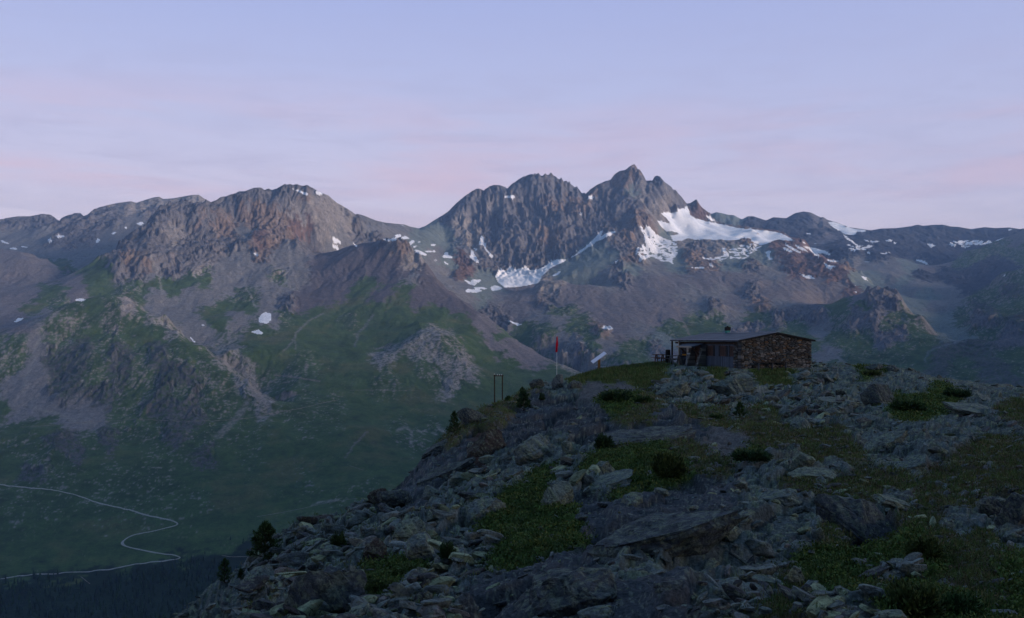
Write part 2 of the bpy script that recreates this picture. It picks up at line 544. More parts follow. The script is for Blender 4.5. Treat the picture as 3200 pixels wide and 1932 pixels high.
sv((2510, 762, 6330), (2560, 800, 6050), (2620, 830, 5880), (2650, 822, 5950), (2690, 850, 5750), (2720, 872, 5600), (2760, 900, 5380), drop=(200, 90))
# moraine apron
sv((2000, 870, 5250), (2100, 858, 5420), (2200, 860, 5400), (2300, 858, 5420), (2400, 880, 5300), (2500, 910, 5100), (1950, 920, 4900), (2050, 950, 4750), (2200, 950, 4760), (2330, 950, 4760), (2450, 960, 4750), (2560, 950, 4850),
   (2000, 1020, 4350), (2120, 1040, 4280), (2250, 1040, 4280), (2400, 1040, 4300), (2520, 1040, 4330), (2000, 1100, 3920), (2150, 1120, 3850), (2300, 1130, 3800), (2500, 1130, 3800), (2600, 1040, 4300))
# rocky ribs in the apron
sv((2230, 930, 4980), (2230, 1000, 4580), (2380, 920, 5060), (2400, 990, 4640))
# brown hump right of the snow bowl and the terraces below it
sv((1640, 905, 5050), (1700, 885, 5120), (1760, 882, 5120), (1840, 890, 5080), drop=(150, 50))
sv((1620, 950, 4780), (1700, 940, 4800), (1800, 940, 4820), (1880, 960, 4700), (1650, 1000, 4450), (1750, 990, 4480), (1850, 1005, 4420), (1700, 1040, 4150), (1800, 1040, 4180), (1900, 1050, 4120), (1750, 1090, 3900), (1850, 1110, 3830), (1950, 1130, 3720))
# knoll on the right
sv((2590, 960, 4720), (2650, 930, 4650), (2710, 918, 4620), (2760, 912, 4600), (2790, 920, 4540), (2830, 960, 4400), (2880, 1000, 4220), (2940, 1050, 4000), (2990, 1090, 3820), drop=(260, 55))
sv((2660, 990, 4280), (2740, 980, 4320), (2600, 1080, 3950), (2700, 1080, 3930), (2800, 1070, 3960), (2850, 1150, 3600), (2700, 1160, 3550), (2950, 1150, 3550))
# right-hand valley behind the knoll
sv((2700, 790, 6900), (2640, 780, 7000), (2560, 770, 7300), (2480, 740, 7700), (2600, 720, 8100), (2760, 790, 7300), (2700, 850, 6300), (2780, 860, 6200), (2820, 830, 6600), (2850, 812, 6900), (2926, 850, 6500), (2880, 900, 5800), (2960, 885, 6150), (3010, 892, 6100), (3050, 895, 6100),
   (2850, 760, 7900), (2950, 760, 8000), (3050, 760, 8000), (2900, 800, 7300), (2990, 830, 6900), (2950, 960, 5000), (3000, 1000, 4700), (2900, 940, 5200), (3050, 940, 5200), (3020, 1080, 4000))
sv((3200, 715, 7000), (3182, 728, 6950), (3131, 748, 6900), (3068, 773, 6850), (3006, 793, 6780), (2966, 819, 6650), (2926, 835, 6550), (3300, 690, 7000), (3620, 640, 6800), drop=(300, 140))
sv((3150, 800, 6500), (3100, 850, 6200), (3200, 790, 6500), (3600, 750, 6000))
sv((3350, 800, 5500), (3200, 840, 5200), (3136, 861, 5300), (3096, 887, 5300), (3060, 915, 5150), (3040, 980, 4700), drop=(150, 60))
sv((3150, 930, 4800), (3100, 1000, 4400), (3200, 960, 4500), (3200, 1050, 3900), (3080, 1120, 3650), (3200, 1150, 3400), (3600, 950, 4500), (3600, 1150, 3300))
# land below the near hill
sv((-400, 3000, 520), (600, 3000, 430), (1400, 2600, 420), (2200, 2200, 450), (3000, 2200, 450), (3600, 2300, 450), (600, 2500, 900), (1500, 2200, 900), (2500, 2000, 950), (3500, 2000, 950),
   (-400, 4200, 200), (800, 3600, 200), (1800, 2800, 200), (2800, 2600, 200), (3600, 2700, 200))
sv((-420, 900, 12500), (600, 900, 12500), (1600, 900, 12500), (2600, 900, 12500), (3640, 900, 12500))

SURVEY = np.array(SURVEY)
_, keep_i = np.unique(np.round(SURVEY[:, :2] / 12).astype(int), axis=0, return_index=True)
SURVEY = SURVEY[keep_i]
SP, SZ = SURVEY[:, :2] / 1000.0, SURVEY[:, 2]
SW = rbf_fit(SP, SZ, lam=0.004)

PXC = np.arange(-420, 3642, 3.2)
DROW = np.concatenate([np.geomspace(190, 1400, 50)[:-1], np.arange(1400, 2000, 8), np.arange(2000, 7200, 6.0), np.arange(7200, 9700, 12.0), np.arange(9700, 12000, 130)])
NR, NC = len(DROW), len(PXC)
cr_, cc_ = np.linspace(0, NR - 1, 520), np.linspace(0, NC - 1, 330)
Dc = np.interp(cr_, np.arange(NR), DROW)
Uc = (np.interp(cc_, np.arange(NC), PXC) - 1600) / F
Hc = rbf_eval(SP, SW, (Uc[None, :] * Dc[:, None]) / 1000, np.repeat(Dc[:, None], 330, 1) / 1000)
MR = cubic_matrix(520, np.linspace(0, 519, NR))
MC = cubic_matrix(330, np.linspace(0, 329, NC))
H0 = (MR @ Hc @ MC.T).astype(np.float32)
UU = ((PXC - 1600) / F).astype(np.float32)[None, :]
DD = DROW.astype(np.float32)[:, None]
XX = UU * DD
YY = np.repeat(DD, NC, 1)


def world_grad(H):
    hu = np.gradient(H, UU[0], axis=1)
    hd = np.gradient(H, DD[:, 0], axis=0)
    gx = hu / DD
    gy = hd - hu * UU / DD
    return gx.astype(np.float32), gy.astype(np.float32)


# land cover: survey marks (column, row, kind)
#  r dark rock  o ochre rock  s grey scree  b brown scree  g green meadow  m meadow with broken rock  t greenish grey scree
#  d dark slate of the far range  x red rock  p pale rock  f forest floor
KINDS = 'rosbgmtdxpfnqu'
COVER = """r 30 690;r 100 690;r 140 690;r 220 690;r 240 720;s 60 745;s 150 750;r 170 765;r 210 760;r 300 680;r 340 690;p 400 650;p 450 640;r 470 660;p 520 640;p 600 625;s 400 730;s 330 760;s 250 800;s 180 790;s 420 700;r 270 740;
b 10 800;b 60 830;b 120 850;b 30 900;b 100 920;b 20 970;b 170 880;g 190 830;g 230 850;b 215 870;b 245 900;g 150 910;g 180 900;g 110 965;m 190 950;b 240 930;b 60 1000;s 130 985;
r 480 690;r 560 660;r 600 680;r 660 660;r 720 640;r 800 610;r 860 620;r 900 600;r 960 600;o 690 700;o 700 715;r 640 720;o 780 680;o 800 665;o 835 690;o 850 680;p 930 650;p 990 640;p 1040 670;p 1080 700;r 1120 710;r 1140 740;p 1010 720;o 950 620;
r 430 760;r 500 760;p 550 740;r 590 750;r 460 820;o 410 825;r 360 830;g 320 850;g 290 890;r 420 850;o 455 830;r 540 850;r 600 800;p 620 830;g 640 880;r 640 800;o 620 710;r 700 760;o 715 750;r 730 770;o 830 770;x 820 760;o 810 790;x 930 730;x 945 725;o 880 720;r 950 760;
s 760 720;s 760 800;s 720 830;s 760 880;s 800 850;s 880 800;s 900 830;s 920 860;s 870 900;s 680 880;s 690 920;s 850 960;s 640 940;s 600 930;s 480 920;s 470 860;s 580 960;s 600 1000;s 620 1040;s 500 950;g 480 890;g 450 910;g 540 900;g 570 880;m 430 895;g 700 950;g 680 990;g 640 970;m 760 920;m 880 870;s 860 990;g 760 960;s 740 990;
s 1150 720;s 1200 720;s 1260 730;r 1170 750;r 1210 760;s 1060 770;t 1300 740;
b 1050 810;b 1120 790;b 1180 780;o 1260 775;b 1210 800;b 1000 860;b 1100 850;b 1180 860;p 1290 810;b 1260 860;p 1310 820;b 1330 860;b 960 930;b 1060 920;b 1180 930;b 1300 930;b 1380 930;b 940 960;s 1280 870;g 1270 910;g 1080 950;g 1150 900;g 1170 960;g 1250 960;b 1420 960;b 1470 980;g 1390 980;g 1340 970;g 1450 1000;b 1340 920;b 1540 1040;b 1600 1090;b 1500 1010;b 1550 1090;b 1620 1120;b 1680 1130;g 1600 1140;g 1530 1110;g 1480 1050;g 1560 1050;r 1560 1000;r 1540 985;g 1700 1170;
g 820 1060;g 900 1050;m 880 990;r 900 960;g 950 1020;g 1000 1000;g 1060 1020;g 1150 1000;g 1250 1020;m 1090 1000;g 1010 1060;g 1100 1080;g 1180 1060;g 1280 1030;p 1330 1060;p 1370 1070;p 1310 1090;m 1400 1090;p 1360 1110;p 1420 1130;m 1330 1140;p 1400 1160;p 1450 1180;p 1420 1200;m 1370 1180;p 1200 1120;g 1250 1150;g 1150 1160;m 960 1160;m 920 1180;g 1000 1200;g 1100 1200;m 1200 1190;g 1300 1230;g 1450 1230;g 1550 1200;g 1650 1200;g 1500 1260;g 850 1130;m 860 1210;m 900 1260;m 980 1270;m 960 1320;m 1040 1260;m 1030 1310;g 1100 1290;g 1200 1280;g 1300 1300;g 1400 1300;g 1060 1380;g 1180 1350;g 1000 1400;g 900 1350;g 1100 1430;p 1250 1345;p 1280 1360;g 1230 1420;m 1350 1345;
g 300 960;m 350 950;m 230 985;p 400 960;p 480 990;m 440 980;p 530 1030;g 500 1040;g 430 1030;m 340 1010;m 250 1020;g 300 1040;m 180 1040;r 150 1100;r 260 1100;m 320 1080;r 380 1120;m 440 1100;r 500 1100;m 560 1090;g 600 1090;m 640 1130;p 690 1130;p 740 1180;p 790 1240;p 810 1250;m 700 1200;r 600 1180;r 520 1200;m 460 1190;m 300 1180;r 220 1180;r 330 1220;m 400 1250;r 500 1260;r 590 1270;r 620 1300;m 560 1230;m 660 1260;m 690 1290;g 760 1280;m 740 1310;p 700 1330;p 680 1360;s 60 1190;s 90 1170;m 30 1150;m 60 1100;s 110 1120;s 70 1260;s 130 1270;s 170 1285;s 220 1300;s 280 1315;g 20 1290;g 150 1330;g 50 1340;s 40 1310;r 190 1240;s 120 1080;
m 100 1380;r 180 1390;r 230 1420;m 300 1380;r 330 1370;m 400 1360;g 400 1400;m 480 1360;r 540 1360;m 620 1400;r 640 1420;g 700 1420;m 790 1410;g 850 1420;m 120 1440;r 110 1480;m 190 1450;g 300 1450;m 500 1450;g 600 1500;m 340 1480;s 50 1400;g 40 1440;s 100 1560;s 60 1580;m 150 1550;s 390 1555;s 440 1565;m 500 1560;s 570 1560;m 620 1540;g 700 1550;m 300 1530;g 800 1500;g 900 1500;g 1000 1480;m 960 1500;g 1050 1520;m 1080 1560;
g 100 1640;g 250 1650;g 400 1650;g 550 1680;g 250 1720;g 100 1730;g 480 1720;g 700 1640;g 850 1650;g 1000 1600;g 700 1720;g 60 1780;g 900 1700;
f 100 1850;f 300 1850;f 500 1800;f 700 1780;f 300 1920;f 620 1850;f 0 1900;f 800 1760;
t 1340 740;t 1370 710;r 1400 690;t 1400 740;t 1330 780;s 1360 800;t 1400 820;r 1440 640;r 1480 640;p 1440 700;p 1430 730;p 1460 760;r 1500 680;r 1540 620;p 1545 650;r 1560 700;r 1600 620;r 1650 600;r 1700 600;r 1600 700;r 1650 680;r 1700 700;r 1750 620;o 1740 650;o 1790 640;r 1800 610;r 1760 720;o 1720 760;r 1650 760;r 1600 780;r 1560 780;r 1700 810;r 1650 820;r 1560 830;r 1780 780;r 1810 740;o 1830 650;r 1850 700;r 1870 640;o 1860 600;r 1900 600;
x 1450 820;x 1460 850;x 1430 870;s 1480 800;r 1500 830;t 1500 870;t 1520 890;s 1400 860;s 1450 900;t 1500 930;s 1560 940;s 1420 890;s 1470 930;
o 1950 560;o 1980 540;p 2000 580;r 2010 560;p 2010 610;t 1990 600;r 1940 620;r 1960 680;r 1900 700;o 1970 740;r 1920 740;r 1960 780;o 1985 800;r 2050 590;p 2080 620;r 2110 620;r 2060 620;p 2070 650;r 2040 600;r 2120 640;o 2020 690;p 2040 680;p 2060 660;o 2000 700;r 2020 640;r 2000 740;r 2010 770;
t 1850 800;t 1780 850;t 1900 820;t 1830 860;s 1900 860;r 1930 840;r 1950 870;t 1960 850;s 1880 880;
x 2180 650;x 2170 660;x 2200 690;r 2230 700;t 2250 680;t 2290 690;r 2160 640;d 2350 700;d 2400 700;d 2500 690;d 2450 720;d 2530 700;r 2570 700;
t 2080 760;t 2030 800;s 2050 830;p 2150 760;r 2170 775;o 2190 800;o 2170 820;o 2200 830;p 2230 790;p 2260 780;t 2110 820;t 2280 800;t 2330 800;o 2340 755;t 2380 800;t 2300 830;r 2340 830;
x 2430 765;x 2460 790;x 2480 800;x 2520 830;x 2550 850;x 2600 870;x 2650 900;b 2560 880;x 2470 840;s 2430 850;
b 2000 900;b 2100 890;b 2200 880;b 2300 880;s 2150 920;b 2100 960;b 2030 980;s 2250 920;b 2300 940;b 2400 920;b 2480 920;s 2450 960;b 2560 930;s 2200 960;s 2000 1040;m 2100 1040;t 2080 1070;r 2060 1090;m 2010 1080;m 2200 1000;g 2220 1010;m 2260 1020;r 2230 960;r 2350 930;o 2370 950;g 2340 990;m 2400 1000;r 2430 1000;r 2350 1030;m 2480 1030;r 2460 980;r 2550 1000;g 2180 1040;r 2300 1060;s 2330 960;s 2290 1000;m 2530 1070;
b 1650 910;p 1720 900;b 1800 905;r 1720 940;b 1640 950;b 1760 950;m 1760 970;b 1850 930;b 1580 960;b 1620 980;s 1680 1000;s 1760 1010;m 1680 1030;m 1720 1050;g 1650 1040;m 1800 1030;g 1780 1020;m 1850 1060;s 1750 1060;p 1800 1070;r 1740 1080;m 1700 1100;o 1880 1040;r 1800 1100;p 1760 1110;m 1850 1110;s 1900 1080;m 1950 1100;b 1900 1000;b 1950 960;b 1930 1050;m 1980 1120;
b 2680 930;r 2740 925;r 2720 950;r 2780 945;r 2760 970;r 2680 980;r 2660 1020;g 2700 960;g 2620 960;m 2640 1000;r 2720 1010;m 2770 1020;m 2820 1000;r 2820 1040;m 2860 1060;m 2850 1040;m 2620 1060;m 2700 1070;r 2760 1060;m 2680 1100;s 2560 1040;s 2590 1110;m 2800 1110;g 2600 1150;m 2700 1150;b 2630 900;
d 2700 740;d 2800 730;d 2900 730;d 3000 740;d 3100 730;d 2850 760;d 2950 780;d 2800 780;d 3000 770;d 2620 730;d 2600 760;b 2590 750;d 2560 730;d 2640 790;d 2740 800;d 2880 800;d 2920 790;b 2560 700;
s 2700 830;t 2720 860;o 2650 835;p 2660 830;t 2690 880;t 2740 890;s 2750 840;s 2800 850;t 2820 880;s 2800 870;b 2870 820;b 2910 840;t 2850 840;d 2880 860;s 2850 900;t 2900 920;s 2950 950;t 2850 940;s 2930 900;d 2950 850;
b 2950 830;m 3000 820;m 3060 800;d 3080 830;d 3040 870;d 3100 850;m 3150 780;b 3180 750;m 3190 800;d 3140 830;d 3000 870;
m 3190 870;g 3160 920;m 3100 920;g 3080 980;m 3140 960;r 3060 1000;m 3190 960;g 3200 1000;m 3000 1000;t 2960 1000;t 2990 1050;m 3080 1060;r 3150 1070;g 3050 1100;g 2950 1130;m 3160 1120;g 2880 1110;m 3000 1150;g 3120 1160"""
cov = [c.split() for c in COVER.replace('\n', '').split(';') if c.strip()]
for c in cov:
    a_, b_ = float(c[1]), float(c[2])
    if a_ < 900 and 960 < b_ < 1500 and c[0] == 'r':
        c[0] = 'n'
    if c[0] == 'g' and a_ > 2900:
        c[0] = 'n'
    if c[0] == 'b' and 930 < a_ < 1480 and b_ < 1000:
        c[0] = 'u'
    if c[0] == 'p' and a_ < 1480 and b_ > 960:
        c[0] = 'q'
    if c[0] in 's' and b_ > 1380 or (c[0] == 'q' and b_ > 1300):
        c[0] = 'm'
COVK = np.array([KINDS.index(c[0]) for c in cov])
COVP = np.array([[float(c[1]), float(c[2])] for c in cov])


def visible_D(H, px, py):
    """distance at which the sight line of a surveyed mark first meets the land"""
    j = int(np.clip(np.round((px - PXC[0]) / 3.2), 0, NC - 1))
    prof = HOR - F * H[:, j] / DROW
    hit = np.nonzero((prof <= py) & (DROW > 1000))[0]
    return DROW[hit[0]] if len(hit) else DROW[np.argmin(np.where(DROW > 1000, prof, 9e9))]


COVD = np.array([visible_D(H0, *p) for p in COVP])
PY0 = HOR - F * H0 / DD
# land-cover weights on every third vertex, by inverse distance in (bearing, height, depth)
sr, sc = np.arange(0, NR, 3), np.arange(0, NC, 3)
apx, apy, adp = np.meshgrid(PXC[sc], DROW[sr])[0].astype(np.float32), PY0[np.ix_(sr, sc)].astype(np.float32), np.repeat(DROW[sr][:, None], len(sc), 1).astype(np.float32)
WK = np.zeros((len(KINDS),) + apx.shape, np.float32)
for k, (p, d) in enumerate(zip(COVP, COVD)):
    q = (apx - p[0]) ** 2 + (apy - p[1]) ** 2 + ((adp - d) * 0.11) ** 2 + 60.0
    WK[COVK[k]] += q ** -2.6
WK /= WK.sum(0)


def cover_at(ri, ci):
    """land-cover weights at fractional vertex positions"""
    r = np.clip(ri / 3, 0, len(sr) - 1.001)
    c = np.clip(ci / 3, 0, len(sc) - 1.001)
    i, j = r.astype(np.int32), c.astype(np.int32)
    fr, fc = (r - i).astype(np.float32), (c - j).astype(np.float32)
    return [w[i, j] * (1 - fr) * (1 - fc) + w[i, j + 1] * (1 - fr) * fc + w[i + 1, j] * fr * (1 - fc) + w[i + 1, j + 1] * fr * fc for w in WK]


RI, CI = np.meshgrid(np.arange(NR, dtype=np.float32), np.arange(NC, dtype=np.float32), indexing='ij')
wv = cover_at(RI, CI)
RKY = np.array([1.0, 1.0, 0.22, 0.17, 0.20, 0.42, 0.24, 0.75, 0.8, 0.6, 0.2, 0.85, 0.6, 0.22], np.float32)
rough = sum(RKY[i] * wv[i] for i in range(len(KINDS)))
del wv
# relief: warped ridges on rock, then furrows that follow the slope
H = H0.copy()
wx, wy = XX + 70 * fbm(XX / 420, YY / 420, 11, 3), YY + 70 * fbm(XX / 420, YY / 420, 12, 3)
fade = sst(1500, 2300, YY)
dfar = 0.55 + 0.45 * sst(3200, 4700, YY)
H += fade * rough * dfar * 30 * ridged(wx / 330, wy / 520, 21, 4)
H += fade * 10 * fbm(XX / 260, YY / 260, 5, 4)
# jointed ribs of the big wall
wall = (sst(1380, 1470, CI * 3.2 - 420) * (1 - sst(1860, 1960, CI * 3.2 - 420)) * sst(5600, 5800, YY) * (1 - sst(6500, 6700, YY))).astype(np.float32)
ribx = CI * 3.2 + 14 * fbm(CI / 12, YY / 160, 31, 3) + 0.03 * (YY - 6000)
H += wall * (34 * ridged(ribx / 62, YY / 1500, 33, 3, 0.5))
for o, (sz, amp) in enumerate(((300, 0.085), (150, 0.085), (76, 0.085), (38, 0.08), (20, 0.07))):
    gx, gy = world_grad(H)
    gl = np.sqrt(gx * gx + gy * gy)
    g, dg, sx, sy = gully(XX / sz + o * 17.3, YY / sz + o * 5.1, gx, gy, 50 + o)
    st = np.clip(gl - 0.10, 0, 0.9)
    H += fade * g * (sz * amp * st * (0.25 + 0.80 * rough) * (0.35 + 0.65 * dfar))
H += fade * rough * dfar * 5.5 * ridged(XX / 60 + 3, YY / 75, 71, 3) + fade * rough * dfar * 3.0 * fbm(XX / 17, YY / 17, 73, 3)
# keep the crest on the surveyed skyline
target = np.interp(PXC, SKYLINE[:, 0], SKYLINE[:, 1])
for it in range(3):
    PY = HOR - F * H / DD
    PYm = np.where(DD > 3000, PY, 1e5)
    i0 = PYm.argmin(0)
    dpy = target - PYm.min(0)
    if it < 1:
        dpy = blur1(dpy, 2)
    Dm = DROW[i0]
    wgt = np.exp(-((PY - PYm.min(0)[None, :]) / 42.0) ** 2) * np.exp(-((DD - Dm[None, :]) / 420.0) ** 2)
    H -= (wgt * dpy[None, :] / F * DD).astype(np.float32)
PY = (HOR - F * H / DD).astype(np.float32)
PXG = np.repeat(PXC[None, :].astype(np.float32), NR, 0)
VIS = (HOR - PY) >= np.maximum.accumulate(HOR - PY, 0) - 14

# ---- colours of the land (albedo only)
gx, gy = world_grad(H)
SL = np.sqrt(gx * gx + gy * gy)
lap = (np.gradient(np.gradient(H, axis=0), axis=0) + np.gradient(np.gradient(H, axis=1), axis=1)).astype(np.float32)
n_big = fbm(XX / 240, YY / 240, 81, 4)
n_mid = fbm(XX / 60, YY / 60, 82, 4)
n_fin = fbm(XX / 18, YY / 18, 83, 3)
n_dot = fbm(XX / 7.5, YY / 7.5, 84, 2)
streak = fbm(PXG / 7 + 4 * n_mid, YY / 260 + PY / 90, 85, 4)
hgx, hgy = world_grad(H)
hl = np.sqrt(hgx * hgx + hgy * hgy) + 1e-3
hgx, hgy = hgx / hl, hgy / hl
def fall(size, reach, n, seed):
    r = np.zeros_like(XX)
    for t in np.linspace(-reach, reach, n):
        r += perlin((XX + hgx * t) / size, (YY + hgy * t) / size, seed)
    return r / n * math.sqrt(n) * 0.8
lic = fall(16, 70, 8, 120)
lic2 = fall(42, 150, 7, 121)
lic3 = fall(9, 30, 5, 122)
wR = 13 * n_mid + 9 * n_fin + 8 * n_big
wC = 11 * fbm(XX / 75, YY / 75, 86, 4) + 5 * fbm(XX / 20, YY / 20, 87, 3)
wv = cover_at(RI + wR, CI + wC)
EN = (lic, lic2, lic + 0.7 * n_fin, lic2 + n_mid, -lic2 - 0.5 * lic, n_fin + lic3, n_mid, n_fin, lic2 + n_fin, n_fin + lic, n_mid, n_fin + lic, n_fin + 0.6 * lic, lic2 + 0.5 * lic)
pw = [np.maximum(w, 1e-4) ** 2.0 * np.exp(2.6 * e) for w, e in zip(wv, EN)]
tot = sum(pw) + 1e-9
wv = [(p / tot) for p in pw]
wv = [w ** 1.7 for w in wv]
tot = sum(wv) + 1e-9
wv = [w / tot for w in wv]
CK = {'r': (0.100, 0.098, 0.104), 'o': (0.155, 0.120, 0.100), 's': (0.140, 0.138, 0.138), 'b': (0.128, 0.117, 0.120), 'g': (0.050, 0.082, 0.026),
      'm': (0.09, 0.09, 0.07), 't': (0.130, 0.155, 0.145), 'd': (0.042, 0.046, 0.056), 'x': (0.120, 0.080, 0.068), 'p': (0.190, 0.172, 0.158), 'f': (0.018, 0.030, 0.016), 'u': (0.088, 0.079, 0.085), 'n': (0.066, 0.066, 0.064), 'q': (0.165, 0.158, 0.150)}
LAND = np.zeros((NR, NC, 3), np.float32)
rockn = np.clip(1 + 0.5 * n_fin + 0.35 * n_mid + 0.5 * n_dot + 0.45 * lic3, 0.35, 1.9)
screen_ = np.clip(1 + 0.2 * n_fin + 0.30 * lic + 0.20 * lic2 + 0.3 * n_dot, 0.45, 1.7)
grassn = np.clip(1 + 0.45 * n_mid + 0.35 * n_fin + 0.3 * n_big, 0.45, 1.8)
pale = np.array([0.21, 0.195, 0.17], np.float32)
olive = np.array([0.075, 0.074, 0.030], np.float32)
och = np.array([0.145, 0.116, 0.098], np.float32)
GRN = np.array(CK['g'], np.float32)
for k, c in enumerate(KINDS):
    base = np.array(CK[c], np.float32)
    if c in 'gf':
        t = sst(0.0, 0.5, n_big + 0.5 * n_mid)[..., None]
        col = (base * (1 - t * 0.7) + olive * t * 0.7 if c == 'g' else base[None, None]) * grassn[..., None]
        sp = sst(0.34, 0.46, n_dot + 0.22 * n_mid) * sst(0.0, 0.28, fbm(XX / 130, YY / 90, 88, 3) + 0.06) * (1.0 if c == 'g' else 0.0)
        col = col * (1 - sp[..., None] * 0.28) + pale * sp[..., None] * 0.28
    elif c == 'm':
        q = sst(-0.02, 0.30, n_fin * 0.7 + n_dot * 0.4 + 0.6 * (SL - 0.62) + 0.30 * n_mid + 0.45 * lic3 + 0.35 * lic)[..., None]
        col = GRN * 0.95 * grassn[..., None] * (1 - q) + np.array([0.135, 0.127, 0.118], np.float32) * rockn[..., None] * q
    elif c in 'nq':
        q = sst(-0.30, 0.12, n_fin * 0.7 + n_dot * 0.45 + 0.5 * lic3 + 0.35 * lic + (0.12 if c == 'q' else 0.05))[..., None]
        col = GRN * 0.9 * grassn[..., None] * (1 - q) + base * rockn[..., None] * q
        q3 = (sst(0.25, 0.6, lic + 0.5 * n_dot) * 0.5)[..., None]
        col = col * (1 - q3) + np.array([0.16, 0.15, 0.14], np.float32) * q3
    elif c in 'stbu':
        col = base * screen_[..., None]
        q = (sst(0.35, 0.7, n_mid + 0.6 * n_big) * 0.35)[..., None]
        col = col * (1 - q) + np.array([0.10, 0.095, 0.095], np.float32) * q
    else:
        col = base * rockn[..., None]
        if c in 'rp':
            q = (sst(0.18, 0.5, fbm(XX / 95, YY / 160, 89, 4)) * 0.6)[..., None]
            col = col * (1 - q) + och * rockn[..., None] * q * (0.75 if c == 'r' else 1.0)
            q2 = (sst(0.0, 2.2, lap) * 0.45)[..., None]
            col = col * (1 - q2) + np.array([0.17, 0.16, 0.155], np.float32) * q2
    LAND += wv[k][..., None] * col
ROCKW = wv[0] + wv[1] + wv[8] + wv[9]
del wv, pw, EN, wR, wC, grassn, rockn, screen_

# ---- trails, torrents and the cart road: strips laid on the land further down; scree chutes are stains of the ground
def chute(pts, wid, col, k=0.8):
    """a pale run of debris along surveyed points (pixels), wid in pixels"""
    global LAND
    P = np.array(pts, float)
    x0, x1, y0, y1 = P[:, 0].min() - 30, P[:, 0].max() + 30, P[:, 1].min() - 30, P[:, 1].max() + 30
    j0, j1 = int((x0 + 420) / 3.2), int((x1 + 420) / 3.2) + 1
    py, px = PY[:, j0:j1], PXG[:, j0:j1] + 5 * n_fin[:, j0:j1] + 7 * n_mid[:, j0:j1]
    m = (py > y0) & (py < y1) & VIS[:, j0:j1]
    idx = np.nonzero(m)
    qx, qy = px[idx], py[idx]
    best = np.full(qx.shape, 1e9, np.float32)
    for (ax, ay), (bx, by) in zip(P[:-1], P[1:]):
        t = np.clip(((qx - ax) * (bx - ax) + (qy - ay) * (by - ay)) / ((bx - ax) ** 2 + (by - ay) ** 2), 0, 1)
        best = np.minimum(best, np.hypot(qx - ax - t * (bx - ax), qy - ay - t * (by - ay)))
    bk_ = 0.35 + 0.65 * sst(-0.35, 0.25, n_dot[:, j0:j1][idx] + 0.8 * n_fin[:, j0:j1][idx])
    a = (k * bk_ * (1 - sst(wid * 0.3, wid * 1.25, best)))[:, None]
    sub = LAND[:, j0:j1]
    sub[idx] = sub[idx] * (1 - a) + np.array(col, np.float32) * a


GREY, PINK, LT = (0.17, 0.165, 0.165), (0.20, 0.165, 0.15), (0.24, 0.225, 0.21)
for pts, w_, c_ in (
        ([(470, 790), (490, 850), (505, 900), (510, 950)], 5, LT), ([(535, 790), (560, 840), (585, 860)], 4, PINK), ([(640, 750), (690, 790), (705, 800)], 4, PINK),
        ([(740, 770), (750, 840), (770, 900), (790, 940), (800, 960)], 3, LT), ([(900, 750), (905, 800), (908, 840), (895, 880), (872, 910)], 5, LT),
        ([(865, 650), (868, 700), (866, 740)], 3, PINK), ([(1010, 980), (970, 1000), (925, 1040), (915, 1065), (885, 1100)], 4, GREY), ([(920, 1050), (925, 1090)], 3, GREY),
        ([(1165, 985), (1150, 1010), (1120, 1040), (1110, 1080)], 5, (0.13, 0.135, 0.15)), ([(2060, 960), (2030, 1010), (2000, 1060)], 4, PINK), ([(2130, 900), (2120, 980), (2160, 1050)], 3, PINK),
        ([(2290, 940), (2310, 1000), (2330, 1060)], 4, GREY), ([(1265, 840), (1245, 880)], 3, GREY),
        ([(700, 1130), (770, 1170), (800, 1230), (830, 1262)], 14, (0.20, 0.185, 0.17)), ([(770, 1262), (745, 1300), (715, 1332), (680, 1362)], 12, (0.19, 0.18, 0.17)), ([(100, 1270), (170, 1290), (240, 1318), (300, 1322)], 9, (0.19, 0.185, 0.17)),
        ([(130, 1050), (95, 1140), (75, 1220), (100, 1250)], 13, (0.17, 0.17, 0.165)), ([(50, 1300), (90, 1280), (130, 1240)], 6, (0.17, 0.17, 0.165)),
        ([(860, 1172), (920, 1180), (1000, 1192)], 3, PINK), ([(1150, 1350), (1110, 1385), (1080, 1430)], 4, (0.17, 0.15, 0.145)), ([(975, 1578), (1000, 1570), (1060, 1562)], 4, LT),
        ([(2890, 1130), (2900, 1100), (2950, 1080), (2990, 1070), (3010, 1050)], 4, (0.14, 0.16, 0.18)), ([(2590, 1080), (2610, 1110), (2660, 1150)], 4, GREY), ([(480, 965), (520, 1000), (570, 1035)], 6, (0.21, 0.19, 0.17)),
        ([(1243, 1345), (1262, 1336)], 7, LT), ([(1272, 1338), (1285, 1350), (1288, 1385)], 6, LT), ([(1305, 1345), (1320, 1352), (1330, 1345)], 4, LT), ([(1350, 1352), (1362, 1358)], 4, LT), ([(1375, 1340), (1392, 1350)], 7, LT)):
    chute(pts, w_, c_)

# ---- snow and ice: surveyed outlines (crop origin, scale, outline, cover 1 = whole / less = broken)
SNOW = []


def snow(ox, oy, s, *polys, cover=1.0, ice=False):
    for p in polys:
        SNOW.append(([(ox + a / s, oy + b / s) for a, b in p], cover, ice))


